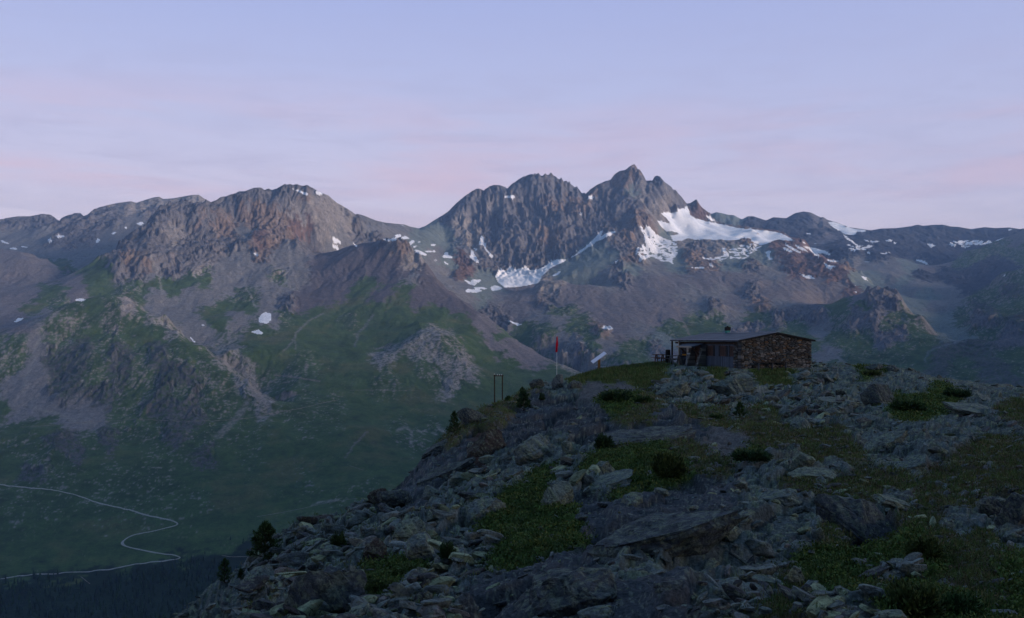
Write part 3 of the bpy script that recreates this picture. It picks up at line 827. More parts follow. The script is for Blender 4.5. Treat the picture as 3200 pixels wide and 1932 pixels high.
snow(1900, 480, 3.52, [(870, 575), (905, 680), (960, 715), (1080, 752), (1270, 787), (1460, 825), (1700, 850), (1900, 880), (1970, 910), (2060, 970), (1980, 955), (1860, 945), (1760, 985), (1690, 1010), (1600, 975), (1570, 930), (1500, 925), (1440, 945), (1340, 955), (1250, 945), (1170, 950), (1050, 940), (960, 945), (880, 930), (800, 960), (720, 960), (690, 900), (800, 890), (740, 860), (640, 850), (560, 770), (540, 740), (620, 760), (700, 780), (640, 700), (575, 660), (640, 650), (720, 665), (790, 610), (850, 610)], ice=True)
snow(1900, 480, 3.52, [(350, 800), (450, 800), (520, 880), (640, 940), (700, 960), (760, 1000), (660, 1050), (560, 1080), (470, 1080), (340, 1010), (420, 1010), (400, 930)], cover=0.74)
snow(1900, 480, 3.52, [(330, 1010), (470, 1080), (640, 1040), (760, 1010), (770, 1100), (690, 1190), (600, 1190), (480, 1130), (350, 1190), (300, 1110)], cover=0.62)
snow(1900, 480, 3.52, [(1250, 1030), (1290, 1040), (1330, 1120), (1290, 1170), (1240, 1180), (1050, 1160), (1040, 1130), (1160, 1150), (1270, 1120)], cover=0.62)
snow(1900, 480, 3.52, [(1330, 1030), (1560, 990), (1700, 1005), (1600, 1100), (1500, 1160), (1350, 1160)], cover=0.42)
snow(1900, 480, 3.52, [(1730, 1070), (1790, 1070), (1770, 1120), (1810, 1170), (1770, 1165)], cover=0.7)
snow(1900, 480, 3.52, [(760, 1090), (740, 1130), (700, 1160), (710, 1215), (690, 1200), (670, 1180), (700, 1110), (720, 1060)], [(1930, 985), (2000, 1020), (2080, 1060), (2140, 1105), (2090, 1090), (2000, 1045)], [(1920, 1030), (2010, 1060), (2030, 1090), (1950, 1070)],
     [(2060, 1000), (2130, 1030), (2200, 1080), (2140, 1070), (2070, 1030)], [(1120, 1200), (1170, 1245), (1120, 1245)], [(2100, 1320), (2180, 1345), (2210, 1330), (2240, 1350), (2280, 1385), (2180, 1375)],
     [(2140, 1020), (2280, 1040), (2400, 1075), (2464, 1120), (2400, 1110), (2300, 1095), (2340, 1140), (2280, 1120), (2210, 1050)], [(1060, 670), (1130, 700), (1190, 750), (1150, 740), (1100, 710)],
     [(-5, 880), (105, 842), (90, 860), (20, 900), (-5, 905)], [(55, 1205), (120, 1168), (100, 1190), (70, 1208)], [(910, 1248), (1050, 1253), (1050, 1268), (920, 1260)])
snow(1250, 480, 3.381, [(1010, 1300), (1060, 1220), (1130, 1250), (1150, 1195), (1230, 1230), (1330, 1195), (1390, 1240), (1450, 1230), (1530, 1190), (1620, 1130), (1700, 1120), (1760, 1120), (1900, 1030), (1990, 960), (2060, 890), (2130, 810), (2150, 815), (2110, 880), (2220, 830), (2300, 812), (2250, 850), (2080, 930), (1900, 1050), (1700, 1160), (1600, 1200), (1500, 1290), (1470, 1360), (1400, 1385), (1270, 1405), (1110, 1415), (1040, 1360)],
     [(1610, 1290), (1700, 1240), (1690, 1260), (1640, 1298)], [(1080, 470), (1120, 450), (1170, 440), (1210, 450), (1240, 435), (1200, 470)], [(1985, 470), (2005, 450), (2040, 455), (2045, 475), (1990, 487)], [(1900, 640), (1930, 630), (1935, 645), (1910, 655)],
     [(860, 860), (875, 880), (885, 930), (905, 960), (905, 1000), (995, 1100), (960, 1085), (905, 1020), (880, 960), (850, 970), (835, 960), (850, 900)], [(750, 1020), (775, 1040), (790, 1080), (815, 1110), (845, 1155), (800, 1145), (750, 1110), (735, 1085), (750, 1070)],
     [(775, 990), (800, 1010), (805, 1030)], [(480, 1040), (500, 1040), (500, 1065), (550, 1090), (545, 1110), (490, 1100), (455, 1100)], [(95, 960), (110, 930), (155, 905), (140, 945), (110, 970)], [(130, 985), (195, 968), (150, 997)],
     [(150, 1010), (280, 1060), (270, 1080), (200, 1060), (160, 1030)], [(250, 1030), (380, 1025), (370, 1040), (290, 1042)], [(320, 965), (370, 955), (365, 980), (330, 972)], [(190, 940), (220, 915), (215, 940)], [(460, 1140), (520, 1172), (480, 1168)], [(360, 1125), (385, 1120), (375, 1140)],
     [(680, 1335), (760, 1365), (750, 1335), (850, 1330), (840, 1355), (780, 1395), (730, 1380)], [(690, 1455), (720, 1430), (800, 1440), (780, 1415), (880, 1410), (930, 1435), (830, 1430), (860, 1450), (820, 1468), (700, 1464)], [(960, 1420), (1000, 1390), (1080, 1420), (1050, 1440), (980, 1452)], [(0, 895), (60, 870), (100, 895), (40, 907)])
snow(600, 540, 3.52, [(1550, 700), (1655, 780), (1600, 765), (1570, 780), (1545, 750)], [(1505, 770), (1560, 800), (1600, 810), (1620, 850), (1570, 830)], [(1770, 765), (1825, 810), (1800, 810)], [(1080, 170), (1160, 190), (1230, 215), (1280, 235), (1270, 248), (1180, 215)], [(1330, 175), (1380, 205), (1460, 242), (1370, 237)],
     [(2040, 725), (2110, 735), (2200, 730), (2250, 700), (2230, 690), (2290, 675), (2300, 700), (2250, 720), (2250, 750), (2140, 745)], [(2340, 700), (2390, 715), (2350, 727)], [(2300, 575), (2360, 595), (2330, 590)], [(655, 858), (765, 935), (700, 912)])
snow(0, 560, 3.52, [(1500, 490), (1570, 470), (1575, 490), (1540, 510)], [(1225, 600), (1275, 575), (1270, 590), (1240, 608)], [(1370, 520), (1395, 525), (1375, 552)], [(1075, 648), (1095, 670), (1075, 700), (1055, 707)], [(530, 660), (560, 650), (560, 690), (535, 695)], [(605, 635), (650, 616), (715, 625), (710, 638), (620, 642)],
     [(5, 662), (100, 708), (70, 714), (20, 690)], [(110, 756), (185, 758), (180, 772), (120, 770)], [(220, 740), (300, 743), (290, 754)], [(830, 1325), (880, 1312), (940, 1325), (920, 1342), (840, 1342)])
snow(0, 480, 2.464, [(2035, 1220), (2080, 1230), (2085, 1280), (2060, 1310), (2000, 1300), (1990, 1270)], [(1930, 1375), (1990, 1358), (2035, 1387), (1990, 1392)], [(100, 1302), (140, 1268), (190, 1268), (140, 1297)], [(1550, 1320), (1575, 1315), (1570, 1328)], [(1450, 1400), (1510, 1455), (1490, 1450)])
snow(900, 480, 2.464, [(1670, 1268), (1740, 1300), (1810, 1320), (1760, 1323)], [(2405, 1333), (2480, 1328), (2500, 1350), (2430, 1353)])
snow(1700, 450, 2.464, [(435, 1410), (470, 1400), (520, 1415), (515, 1428), (460, 1425)])
snow(2500, 640, 3.52, [(315, 195), (370, 190), (480, 235), (600, 270), (720, 280), (720, 295), (620, 295), (610, 325), (560, 330), (480, 320), (440, 285), (340, 230)], ice=True)
snow(2500, 640, 3.52, [(475, 325), (540, 370), (640, 450), (650, 470), (560, 405), (510, 375)], [(660, 478), (730, 495), (690, 502)], [(725, 510), (815, 550), (760, 542)], [(670, 375), (780, 405), (890, 400), (800, 420), (720, 397)], [(920, 393), (1025, 383), (1000, 407)], [(1020, 410), (1080, 425), (1040, 432)], [(1400, 430), (1440, 428), (1490, 450), (1440, 472)],
     [(2140, 400), (2260, 355), (2180, 395)], [(1250, 600), (1340, 610), (1420, 655), (1510, 665), (1380, 652)], [(880, 533), (1000, 528), (920, 544)], [(690, 623), (780, 626), (740, 634)], [(300, 605), (420, 620), (400, 632), (320, 625)], [(270, 640), (310, 665), (360, 670), (350, 720), (300, 700)], [(350, 665), (405, 685), (370, 687)],
     [(670, 785), (740, 800), (720, 815), (760, 835), (710, 825)], [(600, 940), (630, 970), (610, 967)], [(588, 880), (612, 880), (605, 894)], [(2230, 768), (2268, 768), (2250, 788)], [(0, 403), (90, 420), (40, 420)], [(110, 410), (215, 438), (170, 432)], [(50, 318), (140, 313), (100, 326)], [(550, 505), (610, 508), (600, 522)], [(1900, 288), (1925, 285), (1915, 300)], [(2295, 270), (2330, 266), (2305, 292)])
snow(2500, 640, 3.52, [(1640, 410), (1850, 388), (2140, 400), (2090, 425), (1880, 462), (1660, 457)], cover=0.58)
snow(2500, 640, 3.52, [(520, 440), (800, 450), (830, 490), (560, 500)], cover=0.4)
SNOWM = np.zeros((NR, NC), np.int8)
jx = PXG + 2.2 * fbm(XX / 30, YY / 30, 91, 3)
jy = PY + 2.2 * fbm(XX / 30, YY / 30, 92, 3)
brk = fbm(PXG / 16 + PY / 30, PY / 5.5, 93, 3) + 0.35 * n_dot
for poly, cover, ice in SNOW:
    P = np.array(poly)
    j0, j1 = max(0, int((P[:, 0].min() - 4 + 420) / 3.2)), min(NC, int((P[:, 0].max() + 4 + 420) / 3.2) + 2)
    sel = (PY[:, j0:j1] > P[:, 1].min() - 4) & (PY[:, j0:j1] < P[:, 1].max() + 4) & VIS[:, j0:j1] & (DD > 2900)
    idx = np.nonzero(sel)
    if not len(idx[0]):
        continue
    ins = inpoly(jx[:, j0:j1][idx], jy[:, j0:j1][idx], poly)
    if cover < 1:
        b = brk[:, j0:j1][idx]
        ins &= b > np.quantile(b, 1 - cover)
    if ice:
        # rock islands that poke through
        ins &= ~((n_mid[:, j0:j1][idx] + 0.6 * n_fin[:, j0:j1][idx]) > 0.62)
    SNOWM[:, j0:j1][idx] = np.where(ins, 2 if ice else 1, SNOWM[:, j0:j1][idx])
# smooth the ground under the ice a little and lift it
for it in range(24):
    Hs = (np.roll(H, 1, 0) + np.roll(H, -1, 0) + np.roll(H, 1, 1) + np.roll(H, -1, 1)) / 4
    H = np.where(SNOWM == 2, Hs, H)
FV = np.stack([XX, YY, H], -1).reshape(-1, 3)
FF = grid_faces(NR, NC)
sm = SNOWM.ravel()
s4 = (sm[FF] > 0).sum(1)
kind4 = np.where(s4 >= 2, sm[FF].max(1), 0)
LANDF = LAND.reshape(-1, 3)

# which named piece of land a face belongs to
fpx, fpy, fd = PXG.ravel()[FF[:, 0]], PY.ravel()[FF[:, 0]], YY.ravel()[FF[:, 0]]
bnd_b = np.interp(fd, [3000, 4200, 4700, 5300, 6300], [300, 300, 440, 640, 700])
region = np.full(len(FF), 0)
region[(fd > 3950)] = 1                                   # central massif by default
region[(fd > 3850) & (fpx < np.interp(fd, [3850, 4600, 6300, 6500], [900, 1000, 1320, 1330]))] = 2
region[(fd > 5150) & (fpx < 640) | (fd > 4300) & (fpx < 430)] = 3
region[(fd > 6900) & (fpx > 2230) | (fd > 3950) & (fpx > np.interp(fd, [3950, 5400, 6400, 6900], [2960, 2700, 2540, 2300]))] = 4
m_land = mat_vcol('alpine_ground', 0.95, 0.08, nscale=0.16, namp=0.28, bump=2.5, bscale=0.11)
for r, nm in ((0, 'valley_terrain'), (1, 'mountain'), (2, 'mountain'), (3, 'mountain'), (4, 'mountain')):
    o = sub_mesh(nm, FV, FF, (region == r) & (kind4 == 0), m_land, True, LANDF)
    tag(o, kind='structure')


def snow_mat(name, a, b):
    m, t, bs = mat_new(name, 0.7, 0.3)
    geo = nd(t, 'ShaderNodeNewGeometry')
    n = noise(t, geo.outputs['Position'], 0.012, 6, 0.6)
    t.links.new(ramp(t, n, [(0.38, a), (0.62, b)]), bs.inputs['Base Color'])
    return m


o = sub_mesh('glacier', FV, FF, kind4 == 2, snow_mat('glacier_ice', (0.56, 0.60, 0.68), (0.72, 0.74, 0.79)), True)
tag(o, kind='structure')
o = sub_mesh('snow', FV, FF, kind4 == 1, snow_mat('old_snow', (0.54, 0.57, 0.63), (0.72, 0.73, 0.78)), True)
tag(o, kind='stuff')

# ------------------------------------------------------------------ the near hill
NS = []


def ns(*pts):
    for p in pts:
        NS.append(pt(*p))


# left edge of the hill against the valley, then the crest
ns((560, 1985, 24), (590, 1934, 25), (640, 1852, 27), (700, 1803, 29), (790, 1763, 31), (860, 1713, 33), (920, 1693, 34.5), (1000, 1653, 36.5), (1090, 1622, 39), (1135, 1565, 42), (1250, 1522, 45),
   (1312, 1450, 48), (1355, 1405, 50), (1410, 1350, 53), (1445, 1303, 56), (1500, 1272, 60), (1560, 1252, 64), (1620, 1230, 68), (1690, 1202, 71), (1750, 1196, 73), (1800, 1180, 77), (1850, 1166, 80), (1880, 1161, 81), (1950, 1151, 81), (2040, 1143, 82))
ns((2110, 1146, 79), (2200, 1150, 77), (2310, 1157, 74.5), (2420, 1157, 75.5), (2530, 1152, 78), (2640, 1150, 78), (2720, 1150, 78), (2800, 1152, 77), (2850, 1160, 77), (2920, 1185, 76), (3000, 1206, 75), (3100, 1214, 74), (3200, 1220, 73), (3400, 1232, 72), (3700, 1240, 72))
# ground round the hut, level
ns((2060, 1137, 88), (2150, 1136, 88), (2300, 1135, 88), (2450, 1135, 88), (2550, 1137, 88), (2250, 1143, 82), (2400, 1143, 82), (2150, 1144, 81))
# slopes
ns((700, 1920, 19), (900, 1960, 14.5), (1100, 1940, 14), (1300, 1940, 13), (1700, 1945, 12), (2200, 1950, 11.4), (2700, 1955, 11), (3200, 1960, 10.8), (3700, 1960, 10.8),
   (800, 1830, 23.5), (1000, 1760, 25), (1300, 1720, 23.5), (1500, 1720, 21), (1700, 1720, 19.5), (2000, 1720, 18.6), (2300, 1710, 18), (2700, 1710, 17.4), (3200, 1700, 17), (3700, 1700, 17),
   (1150, 1660, 33), (1300, 1600, 36), (1450, 1540, 36), (1600, 1520, 33), (1800, 1510, 30.5), (2000, 1490, 29.5), (2200, 1480, 29), (2400, 1480, 28.5), (2800, 1480, 27), (3200, 1490, 25.5), (3700, 1490, 25),
   (1350, 1480, 44), (1450, 1420, 47), (1500, 1440, 45), (1600, 1430, 43), (1750, 1400, 43), (1900, 1380, 42), (2200, 1350, 43), (2600, 1350, 42), (3000, 1350, 39), (3300, 1350, 38), (3700, 1350, 38),
   (1500, 1340, 52), (1600, 1300, 59), (1700, 1260, 64), (1800, 1250, 62), (1900, 1260, 57), (1750, 1330, 54), (1900, 1310, 51), (2000, 1250, 60), (2300, 1255, 60), (2700, 1255, 58), (3100, 1265, 54), (3400, 1275, 52),
   (1900, 1195, 72), (2050, 1195, 70), (2200, 1195, 70), (2400, 1190, 71), (2600, 1190, 70), (2800, 1195, 70), (3000, 1230, 66), (3200, 1245, 64),
   (1650, 1225, 67), (1770, 1215, 69))
# ground under the camera
ns((1600, 2600, 5), (0, 2600, 6), (3200, 2600, 5))
NS += [(0, 0, -1.9), (6, 0, -1.9), (-6, 0, -2.6), (0, -10, -1.5), (20, 0, -1.8), (-20, 0, -7), (-20, -12, -5), (25, -12, 0)]
# drop on the far and the left side
ns((300, 2300, 30), (480, 2080, 30), (600, 1960, 34), (740, 1860, 40), (900, 1790, 45), (1060, 1720, 50), (1200, 1620, 58), (1330, 1530, 66), (1420, 1450, 74), (1500, 1380, 82), (1600, 1320, 90), (1560, 1345, 110), (1700, 1290, 95), (1800, 1270, 105),
   (1900, 1240, 110), (2050, 1220, 118), (2300, 1215, 122), (2600, 1215, 120), (2850, 1230, 112), (3000, 1280, 105), (3200, 1290, 105), (3500, 1300, 105))
ns((0, 2900, 30), (-400, 2700, 30), (-400, 2500, 60), (300, 2400, 60), (800, 2200, 90), (1200, 1900, 120), (1500, 1650, 150), (1700, 1500, 170), (2200, 1420, 190), (2800, 1450, 190), (3300, 1500, 190), (3700, 1500, 190), (-420, 2800, 120), (300, 2600, 150), (900, 2350, 190))
NS = np.array(NS)
NP, NZ = NS[:, :2] / 20.0, NS[:, 2]
NW = rbf_fit(NP, NZ, lam=0.02)
gpx = np.arange(-500, 3700, 3.1)
gD = np.geomspace(4.2, 190, 980)
gu = ((gpx - 1600) / F).astype(np.float32)[None, :]
gd = gD.astype(np.float32)[:, None]
gX, gY = gu * gd, np.repeat(gd, len(gpx), 1)
c1, c2 = np.linspace(0, len(gD) - 1, 260), np.linspace(0, len(gpx) - 1, 240)
Dq, Uq = np.interp(c1, np.arange(len(gD)), gD), (np.interp(c2, np.arange(len(gpx)), gpx) - 1600) / F
Zq = rbf_eval(NP, NW, Uq[None, :] * Dq[:, None] / 20, np.repeat(Dq[:, None], 240, 1) / 20)
Z0 = (cubic_matrix(260, np.linspace(0, 259, len(gD))) @ Zq @ cubic_matrix(240, np.linspace(0, 239, len(gpx))).T).astype(np.float32)


def near_hit(Z, px, py, dmin=6.0):
    j = int(np.clip(np.round((px - gpx[0]) / 3.1), 0, len(gpx) - 1))
    prof = HOR - F * Z[:, j] / gD
    hit = np.nonzero((prof <= py) & (gD > dmin))[0]
    i = hit[0] if len(hit) else int(np.argmin(np.where(gD > 20, prof, 1e9)))
    return i, j


# cover of the near hill: k lichened rubble, a dark bare slab, g dwarf shrub carpet, h dry heath, l grass, r gravel, x rusty rock
NKIND = 'kaghlrxo'
NCOV = """k 650 1880;k 720 1830;k 800 1800;h 840 1850;k 900 1890;a 990 1850;a 1030 1830;k 1050 1760;k 1100 1700;k 940 1710;k 880 1740;k 1200 1650;k 1240 1720;g 1260 1785;g 1190 1825;k 1130 1880;k 1270 1880;k 1400 1790;k 1340 1650;k 1420 1600;a 1290 1555;k 1150 1610;a 1180 1560;a 1370 1510;k 1400 1540;a 1340 1430;a 1450 1380;x 1500 1410;x 1520 1370;a 1600 1350;a 1700 1300;a 1800 1340;a 1850 1300;a 1650 1270;a 1750 1260;h 1560 1270;h 1610 1245;h 1480 1285;h 1420 1370;g 1920 1250;g 1960 1245;h 2040 1250;r 1850 1212;r 1950 1208;k 1760 1205;l 1900 1168;l 2000 1155;l 1830 1180;l 1960 1180;l 2050 1172;l 1780 1190;
k 2120 1160;k 2180 1165;l 2230 1155;k 2150 1200;k 2300 1185;l 2390 1165;l 2440 1172;k 2510 1165;k 2200 1250;k 2350 1220;k 2450 1250;k 2550 1220;k 2650 1180;g 2720 1160;k 2750 1200;k 2500 1300;k 2300 1290;h 2390 1295;k 2850 1200;g 2810 1262;g 2870 1268;g 2960 1232;k 3000 1205;k 3100 1230;h 3150 1290;k 3050 1275;k 2600 1285;k 2700 1300;k 2750 1240;k 2080 1230;
h 2300 1325;h 2500 1340;h 2600 1370;h 2650 1400;r 2250 1370;r 2290 1400;g 2350 1425;h 2450 1400;h 2550 1440;h 2500 1510;k 2750 1380;k 2800 1420;k 2860 1450;k 2700 1360;k 2950 1360;k 3000 1345;h 3100 1400;k 3120 1330;h 2400 1365;h 2900 1520;h 3000 1500;h 3100 1470;h 2700 1530;h 2620 1530;k 2480 1450;k 2430 1460;k 2520 1480;k 2350 1490;k 2590 1490;k 2800 1560;a 3150 1590;k 3080 1590;k 3160 1660;k 3000 1640;h 2900 1640;h 2950 1700;h 2850 1600;h 3000 1760;h 3100 1740;h 2800 1500;h 3180 1520;h 3050 1560;
g 2050 1435;g 1980 1410;g 1900 1440;g 1860 1460;g 2080 1470;g 1950 1490;k 1830 1525;k 1750 1500;g 1700 1475;g 1600 1560;g 1700 1560;g 1630 1600;k 1550 1530;k 1460 1600;k 1650 1450;k 1560 1455;k 1700 1430;k 1800 1420;k 1760 1395;a 1900 1370;a 2000 1350;a 2100 1320;h 2000 1300;h 2150 1410;h 2220 1450;a 2160 1350;g 1550 1665;g 1600 1690;g 1700 1640;g 1650 1720;g 1750 1670;g 1790 1620;g 1620 1745;g 1540 1640;k 1490 1690;k 1450 1730;h 1980 1390;h 2150 1290;h 2250 1300;
a 1850 1620;a 2000 1600;a 2100 1560;a 2200 1550;a 2260 1620;a 1950 1690;a 2060 1670;a 1830 1560;a 1700 1790;a 1800 1790;a 1750 1850;a 1600 1850;a 1500 1890;a 1650 1900;a 1850 1890;k 1950 1790;k 2050 1760;k 2120 1710;k 2250 1700;k 2200 1780;a 2100 1850;a 2000 1890;k 2250 1850;k 2330 1650;k 2300 1750;k 2400 1700;k 2350 1800;k 2400 1860;k 2450 1650;k 2500 1590;k 2450 1560;k 2400 1530;a 2650 1620;a 2750 1640;a 2700 1670;h 2590 1690;k 2510 1680;g 2600 1760;g 2700 1780;g 2550 1790;g 2750 1740;g 2650 1830;h 2500 1830;h 2450 1910;k 2550 1880;g 2850 1700;g 2900 1740;g 2880 1880;g 2950 1900;g 2830 1880;h 3000 1830;h 3100 1850;k 2800 1810;h 2750 1850;g 3160 1800;g 3160 1910;k 2650 1910;h 3060 1690;k 1350 1880"""
nc = [c.split() for c in NCOV.replace('\n', '').split(';') if c.strip()]
for c in nc:
    a_, b_ = float(c[1]), float(c[2])
    if c[0] == 'k' and ((a_ > 1900 and 1310 < b_ < 1720) or (a_ > 2600 and b_ < 1310) or (1880 < a_ < 2350 and 1740 < b_) or (a_ < 760) or (b_ < 1470 and a_ < 1800)):
        c[0] = 'o'
PYN0 = HOR - F * Z0 / gd
r3, k3 = np.arange(0, len(gD), 3), np.arange(0, len(gpx), 3)
qx, qy = np.meshgrid(gpx[k3], gD[r3])[0].astype(np.float32), PYN0[np.ix_(r3, k3)]
ql = np.log(np.repeat(gD[r3][:, None], len(k3), 1)).astype(np.float32)
NWK = np.zeros((len(NKIND),) + qx.shape, np.float32)
for k, a, b in nc:
    i, j = near_hit(Z0, float(a), float(b))
    NWK[NKIND.index(k)] += ((qx - float(a)) ** 2 + ((qy - float(b)) * 1.25) ** 2 + ((ql - np.log(gD[i])) * 160) ** 2 + 120) ** -2.3
NWK /= NWK.sum(0)
nRI, nCI = np.meshgrid(np.arange(len(gD), dtype=np.float32), np.arange(len(gpx), dtype=np.float32), indexing='ij')


def near_cover(ri, ci, p=2.4):
    r, c = np.clip(ri / 3, 0, len(r3) - 1.001), np.clip(ci / 3, 0, len(k3) - 1.001)
    i, j = r.astype(np.int32), c.astype(np.int32)
    fr, fc = (r - i).astype(np.float32), (c - j).astype(np.float32)
    o = [np.maximum(w[i, j] * (1 - fr) * (1 - fc) + w[i, j + 1] * (1 - fr) * fc + w[i + 1, j] * fr * (1 - fc) + w[i + 1, j + 1] * fr * fc, 0) ** p for w in NWK]
    e = np.exp(np.clip(1.5 * nw1 + 1.1 * nw2 + 0.30, -1.5, 2.2))
    o = [v * e if NKIND[i_] in 'kaxo' else v for i_, v in enumerate(o)]
    s = sum(o) + 1e-9
    o = [(v / s) ** 1.5 for v in o]
    s = sum(o) + 1e-9
    return [v / s for v in o]


nw1 = fbm(gX / 1.7, gY / 1.7, 201, 4)
nw2 = fbm(gX / 0.5, gY / 0.5, 202, 3)
nw3 = fbm(gX / 0.12, gY / 0.12, 203, 3)
nw4 = fbm(gX / 5.5, gY / 5.5, 204, 4)
NC_ = near_cover(nRI + 14 * nw1 + 7 * nw2, nCI + 16 * fbm(gX / 1.6, gY / 1.6, 205, 4) + 6 * fbm(gX / 0.4, gY / 0.4, 206, 3))
kk, aa, gg_, hh, ll, rr_, xx_, oo_ = NC_
aa_ = aa + xx_


def blocks(size, aspect, rot, seed, tilt=0.35, lean=(0.0, 0.0), amp=0.5):
    """a field of tilted angular blocks with open joints"""
    c, s = math.cos(rot), math.sin(rot)
    wx_ = gX + 0.25 * size * fbm(gX / size, gY / size, seed + 3, 2)
    wy_ = gY + 0.25 * size * fbm(gX / size, gY / size, seed + 4, 2)
    x, y = (wx_ * c + wy_ * s) / (size * aspect), (-wx_ * s + wy_ * c) / size
    f1, f2, h, ox, oy = worley(x, y, seed)
    top = (RN[2][h] - 0.5) * amp * size + ((RN[3][h] - 0.5) * 2 * tilt + lean[0]) * ox * size * aspect + ((RN[4][h] - 0.5) * 2 * tilt + lean[1]) * oy * size
    joint = 1 - sst(0.0, 0.10, f2 - f1)
    return top - joint * 0.20 * size, joint, RN[5][h], h


b1, j1_, t1, h1 = blocks(2.6, 1.9, 0.45, 301, 0.34, (0.12, -0.06), 0.22)
b2, j2_, t2, h2 = blocks(1.05, 1.6, 0.35, 302, 0.46, (0.16, -0.08), 0.24)
b3, j3_, t3, h3 = blocks(0.48, 1.5, 0.3, 303, 0.52, (0.14, -0.06), 0.30)
b4, j4_, t4, h4 = blocks(0.19, 1.3, 0.2, 304, 0.45, (0.05, 0), 0.6)
b5, j5_, t5, h5 = blocks(6.5, 1.8, 0.5, 305, 0.16, (0.06, -0.03), 0.22)
# bedding: rock slabs part along gently dipping layers
bed = gX * 0.22 - gY * 0.10 + 0.5 * nw4
Zs = Z0 + 0.3 * nw4
lay = 0.34


def ledge(z, t, sharp=0.22):
    q = (z + bed * 0.6) / t
    f = q - np.floor(q)
    return (np.floor(q) + sst(0.5 - sharp, 0.5 + sharp, f)) * t - bed * 0.6 - z


crest = sst(0, 1, (gY - 62) / 12) * (1 - sst(90, 105, gY))
rk = np.clip(kk + 0.0, 0, 1)
dgain = np.clip((gY / 22.0) ** 0.25, 0.75, 1.35)
ZN = Z0.copy()
ZN += ((kk * (0.34 * b1 + 0.72 * b2 + 0.80 * b3 + 0.5 * b4) * (0.55 + 0.45 * sst(10, 22, gY))) + oo_ * (0.34 * b1 + 0.50 * b2 + 0.36 * b3 + 0.22 * b4) + aa_ * (0.42 * b5 + 0.30 * b1 + 0.24 * b2 + 0.16 * b3)) * (1 - 0.45 * crest)
ZN += aa_ * ledge(Zs, 0.30, 0.16) * 0.75 + kk * ledge(Zs, 0.3, 0.16) * 0.55 + oo_ * ledge(Zs, 0.20, 0.16) * 0.9
ZN += (gg_ * 0.32 * np.abs(nw2) + gg_ * 0.22 * nw1) + (hh + rr_) * (0.18 * nw1 + 0.10 * np.abs(nw2) + 0.10 * np.maximum(0, b3) * sst(0.1, 0.4, nw1)) + ll * (0.10 * np.abs(nw2) + 0.12 * nw1)
ZN += (kk + aa_ + oo_) * (0.05 * nw2 + 0.022 * nw3) + (gg_ + ll + hh) * 0.03 * nw3 + (0.30 * nw4 * (1 - crest) * sst(6, 12, gY))
# pebbles
pf1, pf2, ph, _, _ = worley(gX / 0.16, gY / 0.16, 307)
peb = np.maximum(0, 0.42 - pf1) * (RN[2][ph] > 0.55)
ZN += (hh * 0.6 + rr_ + 0.3 * kk) * peb * 0.16
# faces turned to the near side keep a finite steepness
dr_ = np.diff(gD)
for i_ in range(1, len(gD)):
    q_ = ZN[i_ - 1]
    q_ = (np.roll(q_, 3) + np.roll(q_, -3) + np.roll(q_, 2) + np.roll(q_, -2) + np.roll(q_, 1) + np.roll(q_, -1) + 2 * q_) / 8
    ZN[i_] = np.minimum(ZN[i_], q_ + 1.25 * dr_[i_ - 1])
for i_ in range(len(gD) - 2, -1, -1):
    ZN[i_] = np.minimum(ZN[i_], ZN[i_ + 1] + 2.2 * dr_[i_])
ZN += (kk + aa_ + oo_) * 0.05 * fbm((gX + 0.7 * ZN) / 0.22, (gY - 1.1 * ZN) / 0.22, 215, 3)
ZN = ZN.astype(np.float32)
# level the hut's plot
hut_c = np.array(pt(2315, 1150, 74.0))
ca, sa = math.cos(math.radians(20)), math.sin(math.radians(20))
lx = (gX - hut_c[0]) * ca + (gY - hut_c[1]) * sa
ly = -(gX - hut_c[0]) * sa + (gY - hut_c[1]) * ca
plot = sst(-3.0, -0.3, lx) * (1 - sst(7.0, 9, lx)) * sst(-0.9, 0.0, ly) * (1 - sst(11, 14, ly))
ZN = (ZN * (1 - plot) + plot * (hut_c[2] - 0.05 + 0.04 * nw2)).astype(np.float32)

# colours
gzx = np.gradient(ZN, axis=1) / (np.gradient(gX, axis=1))
gzy = np.gradient(ZN, axis=0) / (np.gradient(gY, axis=0))
nsl = np.sqrt(gzx * gzx + gzy * gzy)
cX, cY = gX + 0.8 * ZN, gY * 0.75 - 1.3 * ZN
lich = fbm(cX / 0.24, cY / 0.24, 210, 5, 0.6)
lich2 = fbm(cX / 0.08, cY / 0.08, 211, 4, 0.6)
pick = np.where(kk + oo_ > 0.5, t3 * 0.6 + t2 * 0.4, t1)
C3 = lambda *c: np.array(c, np.float32)
rock = C3(0.112, 0.132, 0.128)[None, None] * (0.62 + 0.75 * pick)[..., None]
rock = rock * (1 + 0.9 * lich2 + 0.35 * nw2)[..., None]
lk = (sst(-0.02, 0.26, lich + 0.55 * lich2 + 0.25 * nw1) * (1 - sst(0.9, 2.2, nsl)) * 0.75)[..., None]
k_col = rock * (1 - lk) + C3(0.245, 0.285, 0.170) * (0.8 + 0.5 * lich2)[..., None] * lk
a_col = C3(0.056, 0.063, 0.070) * (0.8 + 0.5 * t1 + 0.5 * lich2 + 0.3 * nw1)[..., None]
sk = (sst(0.14, 0.42, lich2 + 0.45 * lich) * 0.7)[..., None]
a_col = a_col * (1 - sk) + C3(0.200, 0.220, 0.165) * sk
ox_ = (sst(0.28, 0.55, nw1 + 0.4 * nw4) * 0.45)[..., None]
a_col = a_col * (1 - ox_) + C3(0.075, 0.052, 0.042) * ox_
x_col = C3(0.075, 0.050, 0.040) * (0.9 + 0.6 * lich2 + 0.4 * nw1)[..., None]
g_col = C3(0.056, 0.088, 0.020) * (1 + 0.6 * nw2 + 0.6 * nw3)[..., None]
hm = sst(-0.25, 0.35, nw2 + 0.6 * nw1)[..., None]
